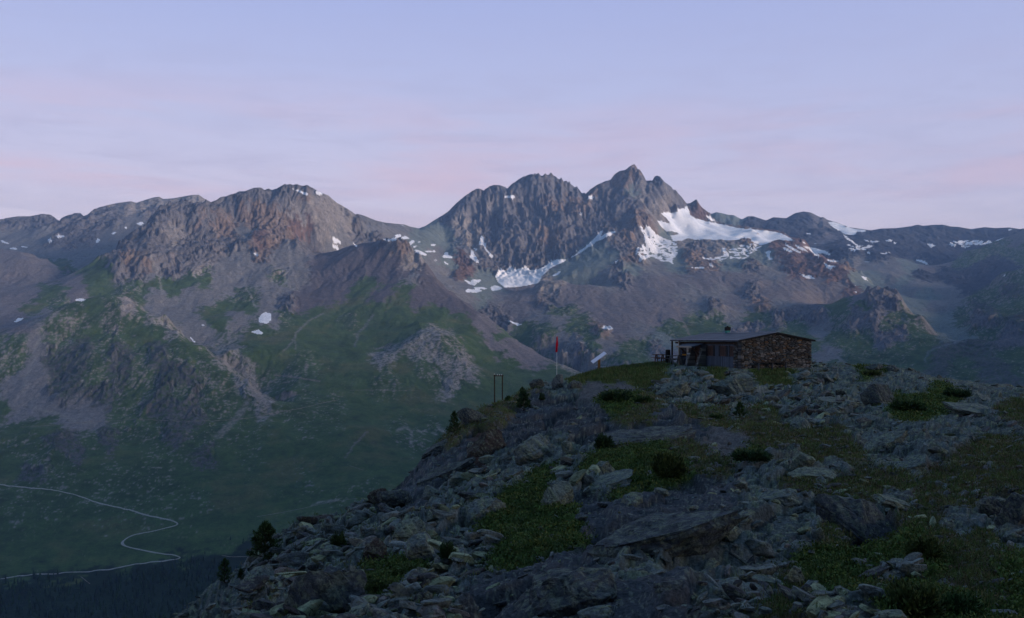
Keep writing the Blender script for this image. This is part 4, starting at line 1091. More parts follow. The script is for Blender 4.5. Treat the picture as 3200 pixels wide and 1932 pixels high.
h_col = (C3(0.088, 0.066, 0.040) * (1 - hm) + C3(0.074, 0.084, 0.028) * hm) * (1 + 0.5 * nw3 + 0.3 * nw2)[..., None]
grav = ((peb > 0.10) * sst(-0.2, 0.35, nw1 + 0.3) * 0.8)[..., None]
h_col = h_col * (1 - grav) + C3(0.11, 0.11, 0.105) * (0.6 + 0.8 * RN[4][ph])[..., None] * grav
l_col = (C3(0.080, 0.124, 0.030) * (1 - 0.5 * hm) + C3(0.085, 0.080, 0.030) * 0.5 * hm) * (1 + 0.5 * nw3 + 0.4 * nw2)[..., None]
r_col = C3(0.105, 0.100, 0.095) * (0.7 + 0.5 * RN[4][ph] + 0.5 * lich2)[..., None]
NCOL = sum(w[..., None] * c for w, c in zip(NC_, (k_col, a_col, g_col, h_col, l_col, r_col, x_col, k_col * 0.85)))
# moss and litter in the joints of the rubble
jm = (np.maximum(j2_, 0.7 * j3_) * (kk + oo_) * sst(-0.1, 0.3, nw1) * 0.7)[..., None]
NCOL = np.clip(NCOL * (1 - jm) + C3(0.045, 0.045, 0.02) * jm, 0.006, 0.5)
NV = np.stack([gX, gY, ZN], -1).reshape(-1, 3)
NF = grid_faces(len(gD), len(gpx))
m_near = mat_vcol('hill_ground', 0.92, 0.10, nscale=17.0, namp=0.6, bump=0.09, bscale=13.0, detail=6)
tag(mesh_np('rocky_hill', NV, NF, m_near, None, True, NCOL.reshape(-1, 3)), kind='structure')

# unseen hillside behind and beside the photographer, steepened to shade the near hill
bx, by = np.meshgrid(np.concatenate([np.linspace(-900, -60, 40), np.linspace(-50, 60, 56), np.linspace(70, 1200, 46)]), np.concatenate([np.linspace(-1300, -60, 50), np.linspace(-55, 4.5, 40)]))
bz = -2.2 + np.where(by < -6, (-by - 6) * 0.52, 0) * sst(-600, 120, bx + 0.25 * by) + np.where(bx < -4, (bx + 4) * 0.42, 0) + np.where(bx > 10, np.minimum(bx - 10, 500) * 0.02, 0)
bz = np.where(by > -6, bz, bz + 0.02 * 0)
bz += 0.05 * np.abs(by) * fbm(bx / 60, by / 60, 401, 4) + 0.25 * fbm(bx / 4, by / 4, 402, 4)
bf = grid_faces(*bx.shape)
bc = (C3(0.055, 0.052, 0.030)[None, None] * (1 - sst(-0.1, 0.2, fbm(bx / 9, by / 9, 403, 4))[..., None]) + C3(0.14, 0.14, 0.13) * sst(-0.1, 0.2, fbm(bx / 9, by / 9, 403, 4))[..., None]).astype(np.float32)
tag(mesh_np('shading_hillside', np.stack([bx, by, bz - 0.6], -1).reshape(-1, 3), bf, m_near, None, True, bc.reshape(-1, 3)), kind='structure')


qx_, qy_ = np.meshgrid(np.linspace(-900, 900, 60), np.linspace(-600, 4300, 120))  # unseen spur added right of the view to keep low sun off the valley
sx_ = 0.76 * qy_ + 900 + qx_
sz_ = 640 * np.exp(-(qx_ / 380) ** 2) * sst(4300, 3300, qy_) * sst(-600, 300, qy_) - 330 + 40 * fbm(sx_ / 300, qy_ / 300, 410, 4) * (np.abs(qx_) < 800)
sc_c = (C3(0.05, 0.06, 0.03)[None, None] * (1 + 0.5 * fbm(sx_ / 60, qy_ / 60, 411, 4))[..., None]).astype(np.float32)
tag(mesh_np('shading_spur', np.stack([sx_, qy_, sz_], -1).reshape(-1, 3), grid_faces(*sx_.shape), m_near, None, True, sc_c.reshape(-1, 3)), kind='structure')


def zfield(x, y):
    """height of the near hill at (x, y)"""
    fi = np.interp(np.log(np.maximum(y, 4.3)), np.log(gD), np.arange(len(gD)))
    fj = np.clip((x / y * F + 1600 - gpx[0]) / 3.1, 0, len(gpx) - 1.001)
    i, j = np.minimum(fi.astype(int), len(gD) - 2), fj.astype(int)
    a, b = fi - i, fj - j
    return ZN[i, j] * (1 - a) * (1 - b) + ZN[i + 1, j] * a * (1 - b) + ZN[i, j + 1] * (1 - a) * b + ZN[i + 1, j + 1] * a * b

# ------------------------------------------------------------------ boulders and stones
def ico(sub):
    bm = bmesh.new()
    bmesh.ops.create_icosphere(bm, subdivisions=sub, radius=1.0)
    bm.verts.ensure_lookup_table()
    v = np.array([x.co[:] for x in bm.verts], np.float32)
    f = np.array([[q.index for q in x.verts] for x in bm.faces], np.int32)
    bm.free()
    return v, f


ICO = {k: ico(k) for k in (1, 2, 3, 4, 5)}


def rock_shape(seed, sub, dims, cuts=14, strata=0.05, rough_=0.03, slabby=False):
    r = np.random.RandomState(seed)
    v, f = ICO[sub]
    pn = 3.4
    v = v / (np.abs(v) ** pn).sum(1, keepdims=True) ** (1 / pn)
    if slabby:
        v[:, 2] = np.clip(v[:, 2] * 1.7, -0.62, 0.62)
        v[:, 2] += 0.12 * v[:, 0]
    for i in range(cuts):
        n = r.randn(3)
        n[2] *= 0.55 if not slabby else 0.25
        n /= np.linalg.norm(n)
        d = r.uniform(0.50, 0.88)
        q = v @ n - d
        m = q > 0
        v[m] -= (q[m] * 0.96)[:, None] * n
    v = v * np.array(dims, np.float32) * 0.5 * 1.12
    s = float(np.mean(dims))
    if strata:
        lay_ = max(0.09, 0.24 * dims[2])
        zz = v[:, 2] + 0.10 * v[:, 0] + 0.05 * s * perlin(v[:, 0] / s * 2.2 + seed, v[:, 1] / s * 2.2, seed)
        lid = np.floor(zz / lay_).astype(int)
        k = (RN[3][(lid * 37 + seed * 11) & 4095] - 0.5) * 2
        edge = np.abs(zz / lay_ - lid - 0.5) * 2
        g = 1 + strata * 1.3 * k - strata * 0.9 * (edge > 0.8)
        v[:, 0] *= g
        v[:, 1] *= g
    nrm = v / (np.linalg.norm(v, axis=1, keepdims=True) + 1e-6)
    a = fbm(v[:, 0] / s * 2.6 + v[:, 2] / s * 1.7 + seed, v[:, 1] / s * 2.6 - v[:, 2] / s * 1.3, seed + 5, 4)
    b = ridged(v[:, 0] / s * 5 + v[:, 2] / s * 3.1 + seed, v[:, 1] / s * 5 - v[:, 2] / s * 3.7, seed + 9, 3)
    v += nrm * (rough_ * s * (2.0 * a + 1.5 * b))[:, None]
    return v.astype(np.float32), f


def rock_colour(v, tone, seed):
    s = float(np.ptp(v, axis=0).mean())
    p, q = v[:, 0] + v[:, 2] * 0.6, v[:, 1] - v[:, 2] * 0.7
    n1 = fbm(p / 0.17 + seed, q / 0.17, seed + 1, 4, 0.6)
    n2 = fbm(p / 0.055 + seed, q / 0.055, seed + 2, 4, 0.62)
    n3 = fbm(p / (0.5 * s) + seed, q / (0.5 * s), seed + 3, 3)
    base = {'k': (0.110, 0.128, 0.124), 'a': (0.060, 0.067, 0.074), 'x': (0.054, 0.042, 0.037), 'p': (0.128, 0.150, 0.128), 'g': (0.120, 0.130, 0.135)}[tone]
    c = np.array(base)[None] * (1 + 0.9 * n2 + 0.3 * n3)[:, None]
    lk_ = sst(0.0, 0.28, n1 + 0.6 * n2) * {'k': 0.72, 'a': 0.30, 'x': 0.12, 'p': 0.8, 'g': 0.2}[tone] * sst(-0.6 * s, 0.1 * s, v[:, 2])
    c = c * (1 - lk_[:, None]) + np.array([[0.235, 0.272, 0.160]]) * (0.85 + 0.5 * n2)[:, None] * lk_[:, None]
    sp = sst(0.25, 0.45, n2 + 0.3 * n1) * 0.5
    c = c * (1 - sp[:, None]) + np.array([[0.185, 0.195, 0.165]]) * sp[:, None]
    dk = sst(0.22, 0.45, -n2) * 0.55
    c = c * (1 - dk[:, None]) + np.array([[0.024, 0.025, 0.027]]) * dk[:, None]
    return np.clip(c, 0.01, 0.6).astype(np.float32)


m_rock = mat_vcol('lichened_rock', 0.9, 0.12, nscale=30.0, namp=0.40, bump=0.05, bscale=18.0, detail=6, speck=(9.0, 0.45, (0.225, 0.25, 0.16)))


def euler_m(rx, ry, rz):
    return np.array((Matrix.Rotation(rz, 3, 'Z') @ Matrix.Rotation(ry, 3, 'Y') @ Matrix.Rotation(rx, 3, 'X')), np.float32)


# boulders that stand out: column, row of the foot, width and height in pixels, tone, flat?, tilt (degrees, + = right end up), label
HERO = [
    (2045, 1735, 520, 225, 'a', 1, 14, 'widest pale grey slab, lying tilted below the green shrub carpet'),
    (1800, 1925, 470, 200, 'a', 0, 8, 'dark speckled outcrop below the widest slab at the bottom of the hill'),
    (1010, 1925, 270, 175, 'a', 0, 10, 'large dark dome shaped boulder low on the left flank of the hill'),
    (1525, 1428, 150, 110, 'x', 0, 25, 'rust brown rock face below the dark cliff'),
    (1745, 1214, 46, 52, 'g', 0, 0, 'square pale topped block at the foot of the flagpole'),
    (1684, 1216, 46, 36, 'a', 0, 20, 'dark pointed rock just left of the block under the flagpole'),
    (1795, 1214, 60, 24, 'a', 0, 10, 'low dark rock just right of the block under the flagpole'),
    (1472, 1325, 84, 66, 'a', 0, 38, 'dark crag standing on the left skyline of the hill below the twin poles'),
    (1368, 1408, 110, 42, 'a', 1, 28, 'dark ledge jutting out over the valley from the left skyline'),
    (1400, 1500, 190, 90, 'a', 1, 18, 'layered dark crag beneath the jutting ledge'),
    (1210, 1588, 130, 66, 'a', 0, 10, 'dark rounded crag on the left skyline above the rubble slope'),
    (1785, 1428, 58, 66, 'p', 0, 48, 'pale lichen covered slab standing upright below the dark cliff'),
    (1672, 1442, 150, 78, 'k', 0, 22, 'pale angular boulder under the dark cliff, left of the upright slab'),
    (1738, 1584, 112, 84, 'p', 0, 12, 'big pale yellow green boulder between two green shrub carpets'),
    (1895, 1494, 74, 60, 'k', 0, 20, 'grey boulder with a dark end beside the green shrub carpet'),
    (1855, 1535, 210, 46, 'k', 1, 17, 'long thin slab lying on top of the widest slab'),
    (2862, 1468, 140, 66, 'k', 1, 24, 'flat tilted slab with a dark shadowed underside on the right of the hill'),
    (2772, 1412, 180, 90, 'k', 1, 14, 'stacked grey rocks above the flat tilted slab'),
    (2505, 1466, 84, 56, 'p', 0, -18, 'pale wedge shaped rock behind the long flat rock in the heath'),
    (2552, 1492, 150, 30, 'p', 1, -4, 'long flat pale rock in the brown heath'),
    (2440, 1578, 170, 60, 'k', 1, 8, 'broad grey rock in the heath above the rubble'),
    (2690, 1688, 250, 130, 'a', 0, -22, 'dark wedge shaped boulder above the dark green shrubs'),
    (2812, 1590, 170, 52, 'p', 1, -20, 'lichen covered slab dipping to the right beside the dark wedge'),
    (3118, 1612, 110, 82, 'a', 0, 10, 'dark rounded boulder near the right edge of the hill, the left of a pair'),
    (3178, 1640, 110, 110, 'a', 0, -10, 'tall dark boulder at the right edge of the hill, the right of a pair'),
    (2507, 1345, 96, 38, 'k', 0, 4, 'low grey hump of rock standing alone in the heath below the hut'),
    (2395, 1828, 150, 54, 'p', 1, -12, 'pale flat slab among rubble near the bottom of the hill'),
    (2492, 1828, 58, 70, 'p', 0, 40, 'small pale rock leaning against the rubble by the dark green shrubs'),
    (2272, 1690, 92, 100, 'p', 0, 52, 'pale upright slab right of the widest slab'),
    (2558, 1690, 52, 56, 'k', 0, 0, 'small round grey rock left of the dark wedge shaped boulder'),
    (2731, 1158, 58, 26, 'a', 0, 0, 'dark rounded rock on the crest right of the hut, the left of two'),
    (2795, 1160, 62, 26, 'a', 0, -10, 'dark rounded rock on the crest right of the hut, the right of two'),
    (2755, 1258, 130, 70, 'a', 0, -8, 'large grey brown boulder below the crest right of the hut'),
    (2110, 1236, 130, 50, 'k', 0, 8, 'broad rounded boulder below the left end of the hut'),
    (2005, 1390, 320, 84, 'a', 1, 6, 'wide low dark outcrop in the middle of the slope'),
    (2300, 1230, 150, 60, 'k', 0, -5, 'wide pale boulder in the rubble below the gable of the hut'),
    (2620, 1262, 150, 44, 'k', 1, -8, 'flat pale slab in the rubble right of the gable'),
    (3060, 1292, 190, 44, 'k', 1, -4, 'long low slab below the crest at the right'),
    (1270, 1690, 130, 62, 'p', 0, 15, 'pale boulder in the middle of the left rubble slope'),
    (1310, 1750, 140, 80, 'k', 0, 12, 'broad grey boulder above the small dark pine on the rubble'),
    (1170, 1760, 90, 60, 'x', 0, 30, 'reddish flat rock on the left rubble slope'),
    (930, 1720, 130, 40, 'g', 1, 26, 'thin grey slabs on the left skyline above the dark conifer'),
    (800, 1838, 140, 60, 'k', 0, 24, 'long rock on the left skyline just below the dark conifer'),
    (1510, 1620, 150, 80, 'k', 0, 18, 'grey ribbed boulder left of the green shrub carpets'),
    (1185, 1572, 84, 46, 'x', 0, 24, 'brown broken crag on the left skyline above the valley'),
]
hero_spots = []
for k, (px, py, w, h, tone, flat, tilt, label) in enumerate(HERO):
    i, j = near_hit(ZN, px, min(py, 1926))
    D = gD[i]
    z = ZN[i, j]
    wm, hm2 = w * D / F, h * D / F
    t = math.radians(tilt)
    if flat:
        dims = (wm * 1.05, wm * 0.62, max(0.16, hm2 * 0.62))
    else:
        dims = (wm, wm * 0.72, hm2 * 1.25)
    v, f = rock_shape(900 + k * 13, 5, dims, 16 if flat else 20, 0.05 if flat else 0.035, 0.036, bool(flat))
    M = euler_m(math.radians(10 + (k * 7) % 14), -t, math.radians((k * 29) % 36 - 18))
    v = v @ M.T
    x = (px - 1600) / F * D
    y = D + dims[1] * 0.28
    lift = -v[:, 2].min() * (0.12 if not flat else 0.10)
    o = mesh_np('boulder', v, f, m_rock, None, False, rock_colour(v, tone, 40 + k), (x, y, z + lift))
    tag(o, label, 'boulder')
    hero_spots.append((x, y, 0.5 * wm))

# one mesh per shape, shared by the many boulders of the rubble
protos = []
for k in range(14):
    fl = k % 3 == 0
    v, f = rock_shape(300 + k * 7, 4, (1.0, 0.72 if not fl else 0.66, 0.52 if not fl else 0.26), 18, 0.04, 0.026, fl)
    me = mesh_np('boulder', v, f, m_rock, None, False, rock_colour(v, 'kkpkagkkkpkakk'[k], 700 + k))
    protos.append(me)
rng = np.random.RandomState(77)
wgt = (kk + 0.25 * aa_ + 0.35 * oo_).copy()
inframe = (gpx > -20) & (gpx < 3230)
PYN = HOR - F * ZN / gd
visn = (HOR - PYN) >= np.maximum.accumulate(np.where(gd > 7, HOR - PYN, -1e9), 0) - 6
wgt *= inframe[None, :] * visn * (gd > 10) * (gd < 86)
blocked = (lx > -1.2) & (lx < 8) & (ly > -0.4) & (ly < 12)
wgt[blocked] = 0
cw = np.cumsum((wgt * (gd ** -0.3)).ravel())
cw /= cw[-1]


def pick_spots(n, c=cw):
    q = np.searchsorted(c, rng.rand(n))
    return np.unravel_index(np.minimum(q, c.size - 1), ZN.shape)


placed = list(hero_spots)
nb = 0
pi_, pj_ = pick_spots(4000)
for i, j in zip(pi_, pj_):
    if nb >= 190:
        break
    D = gD[i]
    s = (0.36 + 0.62 * rng.rand() ** 2.2) * (D / 24) ** 0.42
    x, y = float(gX[i, j]), float(D)
    if any((x - a) ** 2 + (y - b) ** 2 < (0.42 * s + 0.55 * c) ** 2 for a, b, c in placed):
        continue
    k = rng.randint(len(protos))
    if nb < len(protos):
        o = protos[nb]
    else:
        o = protos[k].copy()
        COL.objects.link(o)
    o.scale = (s * rng.uniform(0.85, 1.3), s * rng.uniform(0.8, 1.15), s * rng.uniform(0.7, 1.1))
    o.rotation_euler = (rng.normal(0, 0.22), -rng.normal(0.22, 0.25), rng.normal(0.3, 0.55) + (math.pi if rng.rand() < 0.5 else 0))
    o.location = (x, y, float(ZN[i, j]) - 0.04 * s)
    tag(o, 'grey green lichen covered boulder lying among the rubble of the near hillside', 'boulder', 'boulders of the rubble on the near hill')
    placed.append((x, y, 0.5 * s))
    nb += 1

# the stones between them, too many to count
sv_, sf_, sc_ = [], [], []
base_sh = [rock_shape(1500 + k * 3, 3, (1, 0.7, 0.5 if k % 2 else 0.3), 14, 0.05, 0.03, k % 2 == 0) for k in range(10)]
base_sm = [rock_shape(1600 + k * 3, 2, (1, 0.7, 0.5 if k % 2 else 0.32), 10, 0.0, 0.03, k % 2 == 0) for k in range(10)]
w2 = (kk + 0.3 * oo_ + 0.34 * hh + 0.3 * rr_ + 0.05 * gg_ + 0.12 * aa_) * inframe[None, :] * visn * (gd > 8) * (gd < 92)
w2[blocked] = 0
c2w = np.cumsum((w2 * gd ** -0.2).ravel())
c2w /= c2w[-1]
ii, jj = pick_spots(6600, c2w)
off = 0
for n, (i, j) in enumerate(zip(ii, jj)):
    D = gD[i]
    k_here = kk[i, j]
    s = (0.06 + 0.55 * rng.rand() ** 3.0) * (D / 22) ** 0.55 * (1.0 if k_here > 0.4 else 0.55)
    big = s * F / D > 26
    v, f = (base_sh if big else base_sm)[rng.randint(10)]
    M = euler_m(rng.normal(0, 0.25), -rng.normal(0.24, 0.22), rng.normal(0.35, 0.5) + (3.1416 if rng.rand() < 0.5 else 0)) * np.array([s * rng.uniform(1.0, 1.6), s * rng.uniform(0.7, 1.1), s * rng.uniform(0.6, 1.1)], np.float32)[None, :]
    p = v @ M.T + np.array([gX[i, j] + rng.normal(0, 0.1), D + rng.normal(0, 0.05), ZN[i, j] + 0.04 * s], np.float32)
    tone = rng.rand()
    b = np.array([0.116, 0.134, 0.128]) if tone < 0.55 else (np.array([0.190, 0.220, 0.135]) if tone < 0.72 else (np.array([0.052, 0.054, 0.058]) if tone < 0.92 else np.array([0.12, 0.115, 0.112])))
    q1, q2 = v[:, 0] * 2.6 + v[:, 2] + n, v[:, 1] * 2.6 - v[:, 2]
    c = b[None] * (rng.uniform(0.7, 1.2) * (1 + 0.6 * perlin(q1, q2, 3) + 0.6 * perlin(q1 * 3, q2 * 3, 5)))[:, None]
    sv_.append(p)
    sf_.append(f + off)
    sc_.append(np.clip(c, 0.02, 0.5))
    off += len(v)
o = mesh_np('stones', np.concatenate(sv_), np.concatenate(sf_), m_rock, None, False, np.concatenate(sc_))
tag(o, kind='stuff')

# ------------------------------------------------------------------ plants
def mat_leaf(name):
    m = mat_vcol(name, 0.75, 0.15)
    return m


m_leaf = mat_leaf('needles_and_leaves')
m_bark = mat_plain('bark', (0.045, 0.036, 0.028), 0.95, 0.1, 0.4, 9.0)


def leaf_cloud(P, N, size, r, wid=0.32):
    """one narrow triangle pair per point P, growing along N"""
    n = len(P)
    L = (size * r.uniform(0.7, 1.3, n))[:, None]
    a = r.randn(n, 3)
    side = np.cross(N, a)
    side /= np.linalg.norm(side, axis=1, keepdims=True) + 1e-6
    b = P + N * L * 0.5 + side * L * wid * 0.5
    c = P + N * L * 0.5 - side * L * wid * 0.5
    tip = P + N * L
    V = np.stack([P, b, tip, c], 1).reshape(-1, 3)
    Fq = np.arange(4 * n, dtype=np.int32).reshape(n, 4)
    return V.astype(np.float32), Fq


def make_shrub(seed, w, h, form, tint):
    r = np.random.RandomState(seed)
    P, N, cl = [], [], []
    stems = []
    nb_ = {'pine': 46, 'bush': 80, 'mat': 70}[form]
    for b in range(nb_):
        if form == 'pine':
            t = (b + 0.5) / nb_
            z = h * (0.03 + 0.95 * t)
            rad = w * 0.5 * (1 - t) ** 0.7 * r.uniform(0.45, 1.35) + 0.02 * w
            ang = b * 2.4 + r.uniform(-0.5, 0.5)
            p0 = np.array([0.0, 0, z * 0.93])
            p1 = np.array([math.cos(ang) * rad, math.sin(ang) * rad, z + 0.25 * rad + 0.04 * h])
        else:
            ang = r.uniform(0, 6.283)
            e = r.uniform(0.15, 1.0) if form == 'bush' else r.uniform(0.1, 0.7)
            k = r.uniform(0.7, 1.08)
            q = math.sqrt(max(0, 1 - e * e * 0.85))
            p0 = np.array([math.cos(ang) * 0.12 * w, math.sin(ang) * 0.12 * w, 0.0])
            p1 = np.array([math.cos(ang) * q * w * 0.5 * k, math.sin(ang) * q * w * 0.5 * k, h * e * k])
        stems.append((p0, p1))
        m = 46 if form != 'mat' else 40
        s = r.uniform(0.30, 1.0, m) ** 0.7
        pts = p0 + (p1 - p0) * s[:, None] + r.randn(m, 3) * 0.035 * w
        d = (p1 - p0) / (np.linalg.norm(p1 - p0) + 1e-6)
        n = d * 0.8 + r.randn(m, 3) * 0.45 + np.array([0, 0, 0.45])
        n /= np.linalg.norm(n, axis=1, keepdims=True)
        P.append(pts)
        N.append(n)
        cl.append(np.array(tint)[None] * (r.uniform(0.6, 1.45) * r.uniform(0.75, 1.3, m))[:, None])
    P, N, cl = np.concatenate(P), np.concatenate(N), np.concatenate(cl)
    P[:, 2] = np.maximum(P[:, 2], 0.0)
    V, Fq = leaf_cloud(P, N, 0.115 * w if form != 'mat' else 0.085 * w, r)
    return V, Fq, np.repeat(cl, 4, 0), stems


def sticks(segs, r0, r1, n=5):
    V, Fq = [], []
    for k, (a, b) in enumerate(segs):
        a, b = np.array(a, float), np.array(b, float)
        d = (b - a) / (np.linalg.norm(b - a) + 1e-9)
        u = np.cross(d, [0.3, 0.2, 1.0] if abs(d[2]) < 0.9 else [1, 0, 0])
        u /= np.linalg.norm(u)
        w_ = np.cross(d, u)
        base = len(V)
        for p, rr2 in ((a, r0), (b, r1)):
            for q in range(n):
                t = 6.2832 * q / n
                V.append(p + rr2 * (math.cos(t) * u + math.sin(t) * w_))
        for q in range(n):
            Fq.append((base + q, base + (q + 1) % n, base + n + (q + 1) % n, base + n + q))
    return np.array(V), np.array(Fq)


DKG, MDG, OLV, BRN = (0.026, 0.052, 0.018), (0.036, 0.068, 0.020), (0.054, 0.072, 0.020), (0.062, 0.055, 0.020)
SHRUBS = [
    (828, 1768, 104, 112, 'pine', DKG, 'tall dark conifer leaning over the left skyline above the forest', 'conifer'),
    (702, 1832, 50, 74, 'pine', MDG, 'small conifer lower on the left skyline, just above the bottom of the hill', 'conifer'),
    (752, 1812, 26, 32, 'pine', DKG, 'tiny conifer between the two larger ones on the left skyline', 'conifer'),
    (1058, 1718, 56, 52, 'bush', DKG, 'dark little pine bush high on the left rubble slope', 'shrub'),
    (1398, 1752, 62, 64, 'bush', DKG, 'dark round pine bush in the middle of the rubble slope', 'shrub'),
    (1420, 1362, 42, 72, 'pine', DKG, 'dark conifer clinging to the left skyline below the dark crag', 'conifer'),
    (1636, 1290, 54, 58, 'pine', DKG, 'small conifer growing on the dark cliff below the flagpole', 'conifer'),
    (1632, 1230, 20, 18, 'pine', DKG, 'tiny conifer on the skyline left of the flagpole', 'conifer'),
    (1588, 1252, 20, 16, 'bush', DKG, 'tiny bush on the grassy skyline right of the twin poles', 'shrub'),
    (1694, 1250, 20, 24, 'bush', DKG, 'tiny bush on the dark cliff right below the flagpole', 'shrub'),
    (1925, 1250, 100, 40, 'mat', DKG, 'broad dark pine shrub in the gravel below the grassy mound', 'shrub'),
    (2008, 1258, 62, 30, 'mat', MDG, 'low dark shrub right beside the broad dark pine shrub', 'shrub'),
    (2082, 1492, 106, 88, 'bush', OLV, 'rounded olive and brown bush beside the green shrub carpet', 'shrub'),
    (1888, 1404, 62, 44, 'bush', DKG, 'dark shrub under the wide rounded outcrop', 'shrub'),
    (2312, 1308, 38, 46, 'pine', MDG, 'upright green bush at the lower edge of the rubble below the hut', 'shrub'),
    (2238, 1308, 44, 22, 'mat', MDG, 'low green bush left of the upright green bush below the hut', 'shrub'),
    (2350, 1440, 120, 38, 'mat', DKG, 'flat dark juniper in the brown heath', 'shrub'),
    (2835, 1284, 104, 48, 'mat', MDG, 'wide green juniper among slabs below the crest at the right', 'shrub'),
    (2990, 1240, 80, 32, 'mat', DKG, 'dark juniper on the crest near the right edge', 'shrub'),
    (2722, 1172, 60, 16, 'mat', OLV, 'low juniper below the two dark rocks on the crest', 'shrub'),
    (2890, 1742, 110, 64, 'bush', OLV, 'olive bush right of the dark wedge shaped boulder', 'shrub'),
    (2860, 1908, 170, 80, 'bush', OLV, 'large rounded bush at the bottom right, the left of a pair', 'shrub'),
    (2985, 1925, 150, 64, 'bush', MDG, 'large low bush at the bottom right, the right of a pair', 'shrub'),
    (1290, 1800, 120, 26, 'mat', OLV, 'narrow green mat of shrub between pale boulders on the left', 'shrub'),
    (1185, 1838, 90, 28, 'mat', OLV, 'green mat of shrub beside the dark dome shaped boulder', 'shrub'),
]
for k, (px, py, w, h, form, tint, label, cat) in enumerate(SHRUBS):
    i, j = near_hit(ZN, px, min(py, 1928))
    D = gD[i]
    V, Fq, cl, st = make_shrub(50 + k, w * D / F, h * D / F, form, tint)
    x, y, z = float((px - 1600) / F * D), float(D), float(ZN[i, j]) - 0.03
    e = empty('conifer' if cat == 'conifer' else 'shrub', (x, y, z))
    tag(e, label, cat)
    mesh_np('crown' if cat == 'conifer' else 'foliage', V, Fq, m_leaf, e, False, cl)
    if form == 'pine':
        hm3 = h * D / F
        sV, sF = sticks([((0, 0, -0.15), (0, 0, hm3 * 0.55)), ((0, 0, hm3 * 0.5), (0.0, 0, hm3 * 0.97))] + st[::4], 0.018 * hm3 + 0.008, 0.008 * hm3)
        mesh_np('trunk', sV, sF, m_bark, e)
    else:
        sV, sF = sticks(st[::3], 0.016, 0.006)
        mesh_np('stems', sV, sF, m_bark, e)

# shrub carpet: sprays of small leaves over the carpeted ground
def carpet(name, wmap, n, per, size, tints, up, spread, wid, dmax=95):
    w_ = wmap * inframe[None, :] * visn * (gd > 9) * (gd < dmax)
    w_[blocked] = 0
    c = np.cumsum((w_ * gd ** -0.1).ravel())
    c /= c[-1]
    i, j = pick_spots(n, c)
    D = gD[i]
    sc_k = (D / 24) ** 0.62
    cx = np.stack([gX[i, j], D, ZN[i, j]], 1) + rng.randn(n, 3) * np.array([0.06, 0.06, 0.0])
    P = np.repeat(cx, per, 0) + rng.randn(n * per, 3) * (np.repeat(sc_k, per) * spread)[:, None] * np.array([1, 1, 0.35])
    N = rng.randn(n * per, 3) * (1 - up) + np.array([0, 0, up])
    N /= np.linalg.norm(N, axis=1, keepdims=True)
    V, Fq = leaf_cloud(P, N, (np.repeat(sc_k, per) * size), rng, wid)
    t = np.array(tints)[rng.randint(len(tints), size=n)] * rng.uniform(0.65, 1.4, n)[:, None]
    cl = np.repeat(t, per, 0) * rng.uniform(0.75, 1.3, n * per)[:, None]
    o = mesh_np(name, V, Fq, m_leaf, None, False, np.repeat(cl, 4, 0))
    return tag(o, kind='stuff')


carpet('dwarf_shrubs', gg_ ** 1.5, 9000, 14, 0.075, [(0.054, 0.096, 0.022), (0.064, 0.100, 0.023), (0.084, 0.100, 0.024), (0.044, 0.076, 0.020)], 0.5, 0.09, 0.5)
carpet('grass', ll + 0.16 * hh + 0.04 * kk, 11000, 8, 0.13, [(0.068, 0.112, 0.030), (0.086, 0.112, 0.034), (0.115, 0.108, 0.042), (0.056, 0.094, 0.025)], 0.72, 0.05, 0.10)
carpet('heather', hh ** 1.5, 8000, 9, 0.055, [(0.082, 0.064, 0.034), (0.076, 0.074, 0.026), (0.098, 0.076, 0.036), (0.052, 0.060, 0.022)], 0.5, 0.09, 0.4)

# ------------------------------------------------------------------ the wood far down in the valley
def far_hit(px, py):
    D = visible_D(H, px, py)
    return D


def far_z(x, y):
    fi = np.interp(y, DROW, np.arange(NR))
    fj = np.clip((x / y * F + 1600 - PXC[0]) / 3.2, 0, NC - 1.001)
    i, j = np.minimum(fi.astype(int), NR - 2), fj.astype(int)
    a, b = fi - i, fj - j
    return H[i, j] * (1 - a) * (1 - b) + H[i + 1, j] * a * (1 - b) + H[i, j + 1] * (1 - a) * b + H[i + 1, j + 1] * a * b


WOOD = [(-400, 1840), (0, 1818), (60, 1808), (130, 1802), (190, 1800), (245, 1815), (285, 1858), (318, 1838), (345, 1800), (450, 1778), (550, 1758), (620, 1748), (700, 1764), (760, 1772), (830, 1748), (950, 1760), (1100, 2500), (-400, 2500)]
msk = inpoly(PXG, PY, WOOD) & (DD < 1900) & (DD > 1000)
wi, wj = np.nonzero(msk)
wt = DROW[wi] * np.gradient(DROW)[wi]
wc = np.cumsum(wt)
wc /= wc[-1]
NT = 5200
q = np.searchsorted(wc, rng.rand(NT))
tx = XX[wi[q], wj[q]] + rng.uniform(-4, 4, NT)
ty = YY[wi[q], wj[q]] + rng.uniform(-4, 4, NT)
extra = [((px - 1600) / F * visible_D(H, px, py), visible_D(H, px, py)) for px, py in ((720, 1690), (760, 1700), (690, 1715), (300, 1800), (640, 1735), (880, 1725), (830, 1722), (930, 1735), (180, 1798), (104, 1802))]
tx = np.concatenate([tx, [e[0] for e in extra]])
ty = np.concatenate([ty, [e[1] for e in extra]])
tz = far_z(tx, ty)
Vt, Ft, Ct, off = [], [], [], 0
